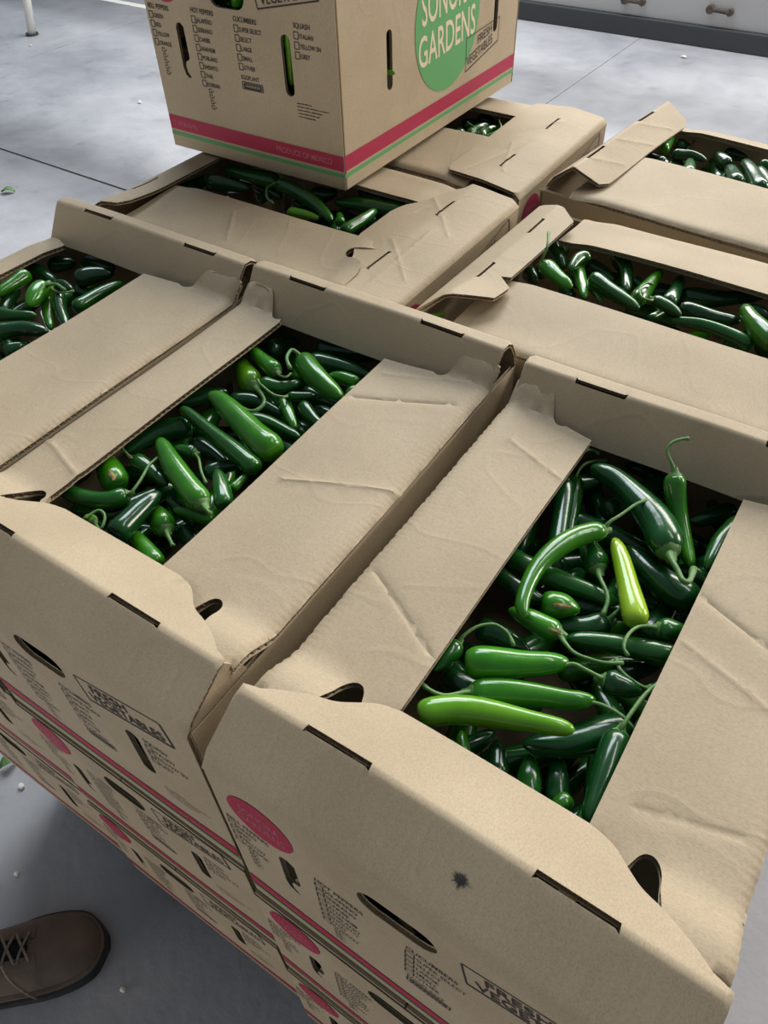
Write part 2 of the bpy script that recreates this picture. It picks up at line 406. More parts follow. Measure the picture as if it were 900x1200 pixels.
PANELS = [('list_panel', panel_mesh('list', -1, LIST_HOLES), KZ), ('list_panel', panel_mesh('list', 1, LIST_HOLES), KZ),
          ('side_panel', panel_mesh('side', 1, SIDE_HOLES), KZ), ('side_panel', panel_mesh('side', -1, SIDE_HOLES), KZ),
          ('bottom_panel', boxes([(-W2+.005, W2-.005, -D2+.005, D2-.005, -HB, -HB+.006)]), KX)]
for _, me, m in PANELS: me.materials.append(m)

# ---- flat print
TXT = {}
def text_polys(s, cap, xs=.8, bold=0.):
    """letter outlines of a line of lettering as (verts, faces); origin at its lower left"""
    key = (s, bold)
    if key not in TXT:
        c = bpy.data.curves.new('lettering', 'FONT'); c.body = s; c.size = 1; c.resolution_u = 3; c.offset = bold
        o = bpy.data.objects.new('lettering', c); COL.objects.link(o)
        dg = bpy.context.evaluated_depsgraph_get(); me = bpy.data.meshes.new_from_object(o.evaluated_get(dg))
        TXT[key] = ([tuple(v.co[:2]) for v in me.vertices], [list(p.vertices) for p in me.polygons])
        bpy.data.objects.remove(o); bpy.data.curves.remove(c); bpy.data.meshes.remove(me)
    V, F = TXT[key]; k = cap/.70
    return [(x*k*xs, y*k) for x, y in V], F
class Print:
    def __init__(s): s.v = []; s.f = []
    def add(s, V, F): o = len(s.v); s.v += V; s.f += [[i+o for i in f] for f in F]
    def text(s, t, x, z, cap, xs=.8, rot=0, bold=0., fit=None):
        V, F = text_polys(t, cap, xs, bold)
        if fit: mx = max(p[0] for p in V); V = [(p[0]*fit/mx, p[1]) for p in V]
        c, sn = math.cos(rot), math.sin(rot)
        s.add([(x+c*a-sn*b, z+sn*a+c*b) for a, b in V], F)
    def line(s, a, b, wd):
        L = math.hypot(b[0]-a[0], b[1]-a[1]); nx, ny = -(b[1]-a[1])/L*wd/2, (b[0]-a[0])/L*wd/2
        k = max(1, int(L/.03)); V = []
        for i in range(k+1):
            x, y = a[0]+(b[0]-a[0])*i/k, a[1]+(b[1]-a[1])*i/k; V += [(x-nx, y-ny), (x+nx, y+ny)]
        s.add(V, [[2*i, 2*i+2, 2*i+3, 2*i+1] for i in range(k)])
    def frame(s, x, z, w_, h, wd, rot=0, shadow=0):
        c, sn = math.cos(rot), math.sin(rot)
        P = [(x+c*a-sn*b, z+sn*a+c*b) for a, b in ((0, 0), (w_, 0), (w_, h), (0, h))]
        for i in range(4): s.line(P[i], P[(i+1) % 4], wd*(shadow if shadow and i in (0, 1) else 1))
    def disc(s, cx, cz, rx, rz, rings=5, n=48):
        V = [(cx, cz)]
        for k in range(1, rings+1):
            V += [(cx+rx*k/rings*math.cos(2*math.pi*i/n), cz+rz*k/rings*math.sin(2*math.pi*i/n)) for i in range(n)]
        F = [[0, 1+i, 1+(i+1) % n] for i in range(n)]
        for k in range(rings-1):
            for i in range(n): a = 1+k*n+i; b = 1+k*n+(i+1) % n; F.append([a, a+n, b+n, b])
        s.add(V, F)
    def build(s, warp, m, lift=0.):
        W_ = warp; vs = []
        for x, z in s.v: vs.append(W_(x, z))
        me = pyd(vs, s.f); me.materials.append(m); return me
bell, hot, cuke, egg, squash, addr, stamp, pink, green, bushel, origin, circ, circ_t = [Print() for _ in range(13)]
black = bell
R0 = random.Random(3)
def column(black, title, items, x, z, cap=.0054, step=.0113, chain=None):
    black.text(title, x, z, cap*1.10, .82, -.01, .012); zz = z
    for t in items:
        zz -= step; black.frame(x, zz-.0010, .0070, .0080, .0010); black.text(t, x+.0086, zz, cap, .78, 0, .010)
    if chain:
        cx, n = chain; zz -= .0082
        for i in range(n):
            black.frame(x+cx, zz, .0046, .0050, .0008); black.line((x+cx+.006, zz+.001), (x+cx+.0095, zz+.0035), .0008); zz -= .0074
column(bell, 'BELL PEPPERS', ['GREEN', 'RED', 'YELLOW', 'ORANGE'], -.160, .1865, chain=(.012, 5))
column(hot, 'HOT PEPPERS', ['JALAPEÑO', 'SERRANO', 'CARIBE', 'ANAHEIM', 'POBLANO', 'SHISHITO', 'THAI', 'KOREAN'], -.077, .190, chain=(.010, 4))
column(cuke, 'CUCUMBERS', ['SUPER SELECT', 'SELECT', 'LARGE', 'SMALL', 'OTHER'], -.001, .1885)
egg.text('EGGPLANT', .0, .1195, .0054, .82, 0, .006)
egg.frame(.0005, .1075, .036, .0088, .0012); egg.frame(.0035, .1092, .030, .0050, .0016)
for i in range(9): egg.line((.005+i*.0033, .1095), (.0062+i*.0033, .1140), .0011)
column(squash, 'SQUASH', ['ITALIAN', 'YELLOW SN', 'GREY'], .099, .1925)
for i, L in enumerate((.024, .052, .040, .036, .030)):           # tiny address lines, too small to read
    x = .094
    while x < .094+L: q = R0.uniform(.0007, .0018); addr.line((x, .1035-i*.0042+R0.uniform(-.0003, .0003)), (x+q, .1035-i*.0042+R0.uniform(-.0003, .0003)), R0.uniform(.0008, .0018)); x += q+.0007
stamp.frame(.044, .2065, .100, .032, .0014, .19, 1.5)
stamp.text('FRESH', .0545, .2265, .0105, .8, .19, .014, fit=.044); stamp.text('VEGETABLES', .0505, .2115, .0115, .8, .19, .014, fit=.086)
pink.line((-W2+.0006, .0360), (W2-.0006, .0360), .0205); green.line((-W2+.0006, .0195), (W2-.0006, .0195), .0052)
bushel.text('1 1/9 BUSHEL', -.156, .0325, .0068, .9, 0, .004); origin.text('PRODUCE OF MEXICO', .047, .0320, .0078, .8, 0, .004, fit=.098)
circ.disc(-.121, .2250, .0295, .0285)
circ_t.text('SONORA', -.139, .2275, .0105, .8, 0, .004, fit=.037); circ_t.text('GARDENS', -.142, .2130, .0105, .8, 0, .004, fit=.043)
wl = lambda off: w_list(-1, TH/2+off)
LIST_PRINT = [('bell_pepper_list', bell.build(wl(.0006), INK)), ('hot_pepper_list', hot.build(wl(.0006), INK)), ('cucumber_list', cuke.build(wl(.0006), INK)), ('eggplant_list', egg.build(wl(.0006), INK)),
              ('squash_list', squash.build(wl(.0006), INK)), ('address_print', addr.build(wl(.0006), INK)), ('produce_stamp', stamp.build(wl(.0006), INK)), ('pink_stripe', pink.build(wl(.0006), PINK)), ('green_stripe', green.build(wl(.0006), GREENP)),
              ('bushel_lettering', bushel.build(wl(.0009), PALEPINK)), ('origin_lettering', origin.build(wl(.0009), PALEPINK)), ('round_emblem', circ.build(wl(.0006), PINK)), ('emblem_lettering', circ_t.build(wl(.0009), PALEPINK))]
s_ink, s_pink, s_green, s_circ, s_txt = [Print() for _ in range(5)]
s_circ.disc(.017, .150, .094, .094, 6, 64)
s_txt.text('SONORA', -.060, .1560, .042, .62, .045, .010, fit=.148); s_txt.text('GARDENS', -.068, .1035, .040, .62, .065, .010, fit=.168)
x0, z0, a, L, H_ = .076, .064, .17, .110, .047; c_, s_ = math.cos(a), math.sin(a)
P4 = [(x0, z0), (x0+c_*L, z0+s_*L), (x0+c_*L-.0*H_, z0+s_*L+H_*.72), (x0-.003, z0+H_)]
s_ink.line(P4[0], P4[1], .0016); s_ink.line(P4[1], P4[2], .0012); s_ink.line(P4[3], P4[0], .0012)
s_ink.line(P4[3], (.1645, P4[3][1]+(P4[2][1]-P4[3][1])*.83), .0012); s_ink.line((.178, P4[3][1]+(P4[2][1]-P4[3][1])*.94), P4[2], .0012)
s_ink.text('FRESH', .112, .094, .0125, .8, .15, .0, fit=.048); s_ink.text('VEGETABLES', .080, .0705, .0135, .8, a, .0, fit=.085)
s_pink.line((-D2+.001, .0360), (D2-.001, .0360), .0205); s_green.line((-D2+.001, .0195), (D2-.001, .0195), .0052)
ws = lambda off: w_side(1, TH/2+off)
SIDE_PRINT = [('brand_disc', s_circ.build(ws(.0006), GREENP)), ('brand_lettering', s_txt.build(ws(.0009), CREAM)), ('produce_print', s_ink.build(ws(.0010), INK)),
              ('pink_stripe', s_pink.build(ws(.0006), PINK)), ('green_stripe', s_green.build(ws(.0006), GREENP))]

# ---- flaps
def sst(a, b, x): t = max(0, min(1, (x-a)/(b-a))); return t*t*(3-2*t)
def flat_flap(side, xi, yn, yf, sx=1., z0=0., sag=.004, seed=0, plain=(), creases=(), under=.006, fh=.5, ftr=.025, ntr=.015):
    """end flap lying flat: fold at x=side*W2, free edge at x=xi, notched tongue at both ends"""
    xf = W2+.0005; xin = xi*side
    def end(ye, sgn, hk=1.):
        S = [(0, 0), (.026, .001), (.040, .008), (.0465, .024), (.0480, .040), (.0545, .0490), (.0625, .047), (.0665, .034), (.072, .014)]
        p = [(xf-a*sx, ye-b*hk) for a, b in S]
        p = [p[0]]+smooth_poly(p[1:], 2)+[(xin, ye+.010)]
        return [(x, sgn*y) for x, y in p]
    def far_end(ye):
        S = [(0, 0), (.012, -.0015), (.030, -.002), (.041, .005), (.047, .016), (.0515, .0265), (.058, .029), (.064, .0255)]
        p = [(xf-a*sx, ye-b) for a, b in S]
        return [p[0]]+smooth_poly(p[1:], 2)+[(xin, ye-.030)]
    near = end(yn, -1) if 'n' not in plain else [(xf, -yn), (xin, -yn)]
    far = far_end(yf) if 'f' not in plain else [(xf, yf), (xin, yf)]
    out = near[::-1]+far                                   # inner corner near -> fold near -> fold far -> inner corner far
    rr = random.Random(seed); ph = [rr.uniform(0, 6) for _ in range(4)]
    def warp(x, y):
        d = xf-x; z = z0+.0012*math.sin(y*9+ph[0])+.0006*math.sin(y*23+x*31+ph[1])
        z -= sag*sst(.02, xf-xin, d)*(.8+.2*math.sin(y*7+ph[2]))
        if d < .010: z -= .0055*(1-max(d, 0)/.010)**2
        for ye, s_, tr in ((yn, -1, ntr), (yf, 1, ftr)):
            k = sst(ye-.05, ye-.010, s_*y)
            if ('n' if s_ < 0 else 'f') in plain: tr_, un_ = 0, .004
            else: tr_, un_ = tr*sst(.075*sx, .045*sx, d), under*sst(.062*sx, .085*sx, d)
            if s_ > 0 and 'f' not in plain: z += .018*sst(yf-.024, yf, y)
            else: z += k*(tr_-un_)
        return (side*x, y, z) if side > 0 else (-x, -y, z)
    cr = [((xf-a[0], a[1]), (xf-b[0], b[1]), dep, wd) for a, b, dep, wd in creases]
    if side < 0:
        # the outline is mirrored through the centre: swap ends
        out = [(x, -y) for x, y in out][::-1]; cr = [((p[0], -p[1]), (q[0], -q[1]), dd, wd) for p, q, dd, wd in cr]
        w0 = warp; warp = lambda x, y: (lambda r: (-x, -y, r[2]))(w0(x, -y))
    sg = 1 if side > 0 else 1
    return sheet(out, [], warp, .0060, .0095, creases=cr, seed=seed, cols=[xf-.0015, xf-.0035, xf-.006, xf-.010])
def ridge_flap(side, prof, mode='S', xs=1., lift=None, seed=0, slots=(-.083, .080), xlim=(-W2, W2), slot_len=.052, ri=1, endcut=False, outline=None, creases=(), rnd=.0025, wob=1.):
    """side flap folded up into a ridge and back down towards the opening; t runs across it from the wall crease"""
    seg = [math.dist(a, b) for a, b in zip(prof, prof[1:])]; cum = [0]
    for s_ in seg: cum.append(cum[-1]+s_)
    tb, tl = cum[ri], cum[-1]
    def poly(t):
        if t <= 0: a, b, L, t0 = prof[0], prof[1], seg[0], 0
        else:
            i = max(k for k in range(len(seg)) if cum[k] <= t); a, b, L, t0 = prof[i], prof[i+1], seg[i], cum[i]
        u = (t-t0)/L; return (a[0]+(b[0]-a[0])*u, a[1]+(b[1]-a[1])*u)
    rr = random.Random(seed); ph = [rr.uniform(0, 6) for _ in range(4)]
    def warp(x, t):
        q = [poly(t+d) for d in (-rnd, -rnd/2, 0, rnd/2, rnd)]; o = sum(p[0] for p in q)/5; z = sum(p[1] for p in q)/5
        if t < .006: z -= .0065*(1-max(t, 0)/.006)**2
        xx = x if side < 0 else -x
        env = sst(0, tb, t)
        z += env*wob*(.0014*math.sin(xx*12+ph[0])+.0005*math.sin(xx*31+ph[1])); o += env*wob*.0012*math.sin(xx*11+ph[2])
        if lift: z += lift(xx, t, tb, tl)
        return (x, -D2+.001+o, z) if side < 0 else (-x, D2-.001-o, z)
    x0, x1 = xlim; lw = tl-tb
    if outline:
        out = [(x if side < 0 else -x, t) for x, t in outline]
        if side > 0: out = out[::-1]
    elif mode == 'S':
        S = [(0, .004), (.012, .008), (.022, .016), (.042, .027), (.056, .031), (.066, .039), (.079, .051), (.096, .055)] if not endcut else [(0, .003), (.034, .004), (.041, .008), (.045, .020), (.050, .040), (.058, .051), (.07, .054), (.084, .055)]
        k = lw/.055
        R_ = [(x1-a*xs, tb+b*k) for a, b in S]; Lf = [(x0+a*xs, tb+b*k) for a, b in S][::-1]
        out = [(x0, 0), (x1, 0)]+[R_[0]]+smooth_poly(R_[1:], 2)+smooth_poly(Lf[:-1], 2)+[Lf[-1]]
    elif mode == 'full':
        out = [(x0, 0), (x1, 0), (x1-.0005, tb), (x1-.004, tl), (x0+.004, tl), (x0+.0005, tb)]
    else:
        out = [(x0, 0), (x1, 0), (x1-.003, tb), (x1-.012, tl-.008), (x1-.03, tl), (x0+.03, tl), (x0+.012, tl-.008), (x0+.003, tb)]
    holes = []
    for c in slots:
        h = slot_len/2; t0 = tb-.001
        holes.append([(c-h, t0-.0015), (c-h+.003, t0), (c+h-.003, t0), (c+h, t0-.0015), (c+h-.001, t0+.0035), (c-h+.001, t0+.0035)])
    cr = [((a[0] if side < 0 else -a[0], a[1]), (c[0] if side < 0 else -c[0], c[1]), dp, wd) for a, c, dp, wd in creases]
    fold = [.0012, .003, .005, .008]
    for c in cum[1:-1]: fold += [c-2*rnd, c-rnd, c-rnd/2, c+rnd/2, c+rnd, c+2*rnd]
    return sheet(out, holes, warp, TH, .0095, seed=seed, creases=cr, rows=[q for q in fold if .001 < q < tl-.004])

def carton(loc, rz, label, dz_print=0., side_print=('pink_stripe', 'green_stripe'), name='produce_carton', cat='carton', group=None):
    p = {'label': label, 'category': cat}
    if group: p['group'] = group
    r = empty(name, loc, rz, **p)
    for n, me, m in PANELS: link(n, me, r)
    for n, me in LIST_PRINT: o = link(n, me, r); o.location.z = 0 if n.endswith('stripe') or n in ('bushel_lettering', 'origin_lettering') else dz_print
    for n, me in SIDE_PRINT:
        if n in side_print: link(n, me, r)
    return r
def add_flaps(r, flats, ridges):
    for k in flats: link('flat_flap', flat_flap(**k), r, [KX], True)
    for k in ridges: link('ridge_flap', ridge_flap(**k), r, [KY], True)
    for o in r.children:
        if o.name.split('.')[0] in ('flat_flap', 'ridge_flap'):
            o.data.polygons.foreach_set('use_smooth', [False]*len(o.data.polygons))
            bm = bmesh.new(); bm.from_mesh(o.data)
            for f in bm.faces: f.smooth = True
            for e in bm.edges:
                if len(e.link_faces) == 2 and e.calc_face_angle(0) > .7: e.smooth = False
            bm.to_mesh(o.data); bm.free()
POSE = {'A': (-.0799, .3708, .0150), 'B': (-.4346, .3724, .0246), 'C': (-.7765, .3620, .0192),
        'D': (-.7004, .7962, .0140), 'F': (-.1604, .8063, -.0083), 'G': (-.7162, 1.1420, .0255), 'H': (-.1753, 1.172, -.0900)}
Z0 = {k: 0. for k in POSE}
WHERE = {'A': 'front right carton', 'B': 'front middle carton', 'C': 'left-edge carton', 'D': 'carton below the tall one',
         'F': 'middle right carton', 'G': 'carton behind the tall one', 'H': 'far right carton'}
LAB = {'A': 'open kraft carton of green chillies nearest the camera, front right of the stack',
       'B': 'open kraft carton of green chillies in the middle of the front row',
       'C': 'open kraft carton of green chillies cut off by the left edge of the picture',
       'D': 'open kraft carton partly covered by the tall printed carton standing on it',
       'F': 'open kraft carton in the second row behind the front right one, at the right edge',
       'G': 'open kraft carton half hidden behind the tall printed carton, creased flap at its right',
       'H': 'open kraft carton at the far right back with brightly lit raised flap'}
FR = [(0, -.001), (.045, .030), (.098, .005)]
FRF = [(0, -.001), (.018, .031), (.034, .0325), (.066, -.010)]
far = dict(side=1, prof=FRF, ri=2, rnd=.0018, mode='full', slots=(-.092, .085))
flaps = {
 'A': ([dict(side=-1, xi=-.073, yn=.198, yf=.214, seed=1, creases=[((.01, -.06), (.085, -.10), -.0013, .0022), ((.03, .14), (.09, .12), .0010, .0019)]),
        dict(side=1, xi=.069, yn=.199, yf=.212, seed=2, creases=[((.0, .02), (.095, .06), -.0014, .0022), ((.015, -.112), (.075, -.127), -.0010, .0022), ((.01, -.02), (.09, .01), .0009, .0022)])],
       [dict(side=-1, prof=FR, seed=3), dict(far, seed=4)]),
 'B': ([dict(side=-1, xi=-.099, yn=.197, yf=.212, seed=5, sag=.002, under=.004, creases=[((.005, -.10), (.07, -.12), .0011, .0022)]),
        dict(side=1, xi=.043, yn=.204, yf=.214, seed=6, creases=[((.02, .15), (.12, .11), -.0014, .0022), ((.0, .02), (.10, -.02), .0012, .0019), ((.02, .19), (.11, .16), .0009, .0022)])],
       [dict(side=-1, prof=FR, seed=7), dict(far, seed=8)]),
 'C': ([dict(side=-1, xi=-.133, yn=.190, yf=.200, seed=9, plain='nf'), dict(side=1, xi=.026, yn=.198, yf=.212, seed=10, sx=1.3)],
       [dict(side=-1, prof=FR, seed=11), dict(far, seed=12)]),
 'D': ([dict(side=-1, xi=-.047, sag=-.008, yn=.186, yf=.20, sx=1.45, ntr=.008, seed=13, plain='f', creases=[((.03, .02), (.09, .06), .0009, .0022)]), dict(side=1, xi=.082, sag=-.006, yn=.18, yf=.18, seed=14, plain='nf')],
       [dict(side=-1, prof=[(0, -.001), (.069, .007), (.130, .006)], xs=1.35, wob=.4, seed=15, creases=[((-.10, .02), (-.03, .085), .0009, .0022), ((-.14, .05), (.02, .055), .0009, .0022), ((.02, .03), (.10, .10), .0009, .0022), ((.05, .10), (.13, .06), -.0009, .0022)]),
        dict(side=1, prof=[(0, -.001), (.028, .0095), (.058, .0085)], mode='over', wob=.3, seed=16, lift=lambda x, t, tb, tl: .007*sst(-.07, -.16, x)*sst(0, tb, t))]),
 'F': ([dict(side=-1, xi=-.045, yn=.19, yf=.21, seed=17, plain='nf', sag=-.008), dict(side=1, xi=.080, sag=-.006, yn=.19, yf=.19, seed=18, plain='nf')],
       [dict(side=-1, prof=[(0, -.001), (.045, .028), (.098, .006)], seed=19),
        dict(side=1, prof=[(0, .004), (.034, .015), (.066, .013)], ri=1, seed=20, lift=lambda x, t, tb, tl: .012*sst(-.06, -.15, x)*sst(0, tb, t),
             outline=[(-.166, 0), (.150, 0), (.138, .044), (.112, .071), (-.052, .069), (-.057, .058), (-.074, .078), (-.113, .079)][::-1], slots=(-.075, .055), slot_len=.044)]),
 'G': ([dict(side=-1, xi=-.018, sag=-.007, yn=.17, yf=.20, seed=21, plain='nf'), dict(side=1, xi=.088, sag=-.006, yn=.19, yf=.19, seed=22, plain='nf')],
       [dict(side=-1, prof=[(0, -.001), (.060, .007), (.128, .006)], mode='over', wob=.4, seed=23, creases=[((-.12, .05), (-.02, .085), .0009, .0022), ((-.14, .10), (.0, .06), -.0009, .0022), ((.0, .10), (.10, .05), .0009, .0022)]),
        dict(side=1, prof=[(0, -.001), (.030, .006), (.058, .005)], mode='over', seed=24)]),
 'H': ([dict(side=-1, xi=-.008, yn=.19, yf=.21, seed=25, plain='nf', sag=-.008), dict(side=1, xi=.128, sag=-.005, yn=.19, yf=.19, seed=26, plain='nf')],
       [dict(side=-1, prof=FR, seed=27), dict(side=1, prof=[(0, -.001), (.034, .028), (.080, .006)], mode='over', seed=28, xlim=(-W2, .148), creases=[((-.10, .05), (-.06, .085), .0010, .0022), ((-.02, .05), (.03, .09), .0009, .0022), ((.05, .05), (.10, .085), .0009, .0022)])]),
}
CART = {}
for k, (x, y, t) in POSE.items():
    turned = k in 'DFGH'
    r = CART[k] = carton((x, y, 0), t+(math.pi/2 if turned else 0), LAB[k], -.010, group='open cartons of chillies')
    add_flaps(r, *flaps[k])
# the side walls run up into a corner gusset under the near ridge
for k in 'ABC':
    for s_ in (-1, 1):
        x_ = s_*(W2-.0035); P_ = [(-.2535, -.008), (-.2490, .0005), (-.2140, .0245), (-.2060, .0225), (-.1900, -.004), (-.1900, -.008)]
        v = [(x_-.0018, y, z) for y, z in P_]+[(x_+.0018, y, z) for y, z in P_]; n = len(P_)
        link('corner_gusset', pyd(v, [list(range(n)), [n+i for i in range(n)][::-1]]+[[i, n+i, n+(i+1) % n, (i+1) % n] for i in range(n)]), CART[k], [KZ])
# smudge on the front right carton
rs = random.Random(9); sp = Print(); n = 44
ring = [((.0065*(.35+.75*rs.random()) if i % 2 else .0024)*math.cos(2*math.pi*i/n)*1.3, (.0065*(.35+.75*rs.random()) if i % 2 else .0024)*math.sin(2*math.pi*i/n)) for i in range(n)]
pA = CART['A']; cA = at(527, 1039, .016); lx = cA.x-POSE['A'][0]
sm = [Vector((lx+a, -D2+.0245+b*.83, .0155+b*.56+.0032)) for a, b in ring]
link('black_smudge', pyd([Vector((lx, -D2+.0245, .0192))]+sm, [[0, 1+i, 1+(i+1) % n] for i in range(n)]), pA, [SMUDGE], label='small black smudge')

# ---- the tall printed carton standing on the stack
tall = carton((-.8257, 1.0944, HB+.0150), .0175, 'tall printed kraft carton with green disc standing on top of the open ones', 0., tuple(n for n, _ in SIDE_PRINT))
link('top_flap', boxes([(-W2, -.001, -D2, D2, -.003, .0015)]), tall, [KX]); link('top_flap', boxes([(.001, W2, -D2, D2, -.003, .0015)]), tall, [KX])

# ---- closed cartons below
LID = [('top_flap', boxes([(-W2+.001, -.001, -D2+.001, D2-.001, -.0045, -.0005)])), ('top_flap', boxes([(.001, W2-.001, -D2+.001, D2-.001, -.0045, -.0005)]))]
for _, me in LID: me.materials.append(KX)
ORD = ['second from the top', 'third from the top']
rj = random.Random(21)
for k, (x, y, t) in POSE.items():
    for lv in (1, 2):
        turned = k in 'DFGH'
        dy = {'A': -.004*lv, 'B': -.003*lv, 'C': .003}.get(k, 0)
        r = carton((x+rj.uniform(-.002, .002), y+dy, -PITCH_Z*lv), t+(math.pi/2 if turned else 0), 'closed kraft carton below the %s, %s' % (WHERE[k], ORD[lv-1]), group='closed cartons lower in the stack')
        for n, me in LID: link(n, me, r)

# ---- pallets under the stacks
def pallet(x0, x1, y0, y1, label):
    zt = -PITCH_Z*3+.002; r = empty('wooden_pallet', ((x0+x1)/2, (y0+y1)/2, FLOOR), 0, label=label, category='pallet', group='pallets under the carton stacks')
    ox, oy = r.location.x, r.location.y; H_ = zt-FLOOR
    n = 7; pw = .095; top = boxes([((x0-ox), (x1-ox), -pw/2, pw/2, H_-.02, H_)], .002); top.materials.append(WOOD)
    for i in range(n): o = link('deck_board', top, r); o.location.y = y0-oy+pw/2+(y1-y0-pw)*i/(n-1)
    st = boxes([(-.02, .02, y0-oy, y1-oy, .018, H_-.02)], .002); st.materials.append(WOOD)
    for i in range(3): o = link('stringer', st, r); o.location.x = x0-ox+.02+(x1-x0-.04)*i/2
    bt = boxes([((x0-ox), (x1-ox), -pw/2, pw/2, 0, .018)], .002); bt.materials.append(WOOD)
    for i in range(3): o = link('bottom_board', bt, r); o.location.y = y0-oy+pw/2+(y1-y0-pw)*i/2
pallet(-.90, .05, .16, .94, 'wooden pallet under the front carton stack'); pallet(-.92, .03, .99, 1.30, 'wooden pallet under the back carton stack')

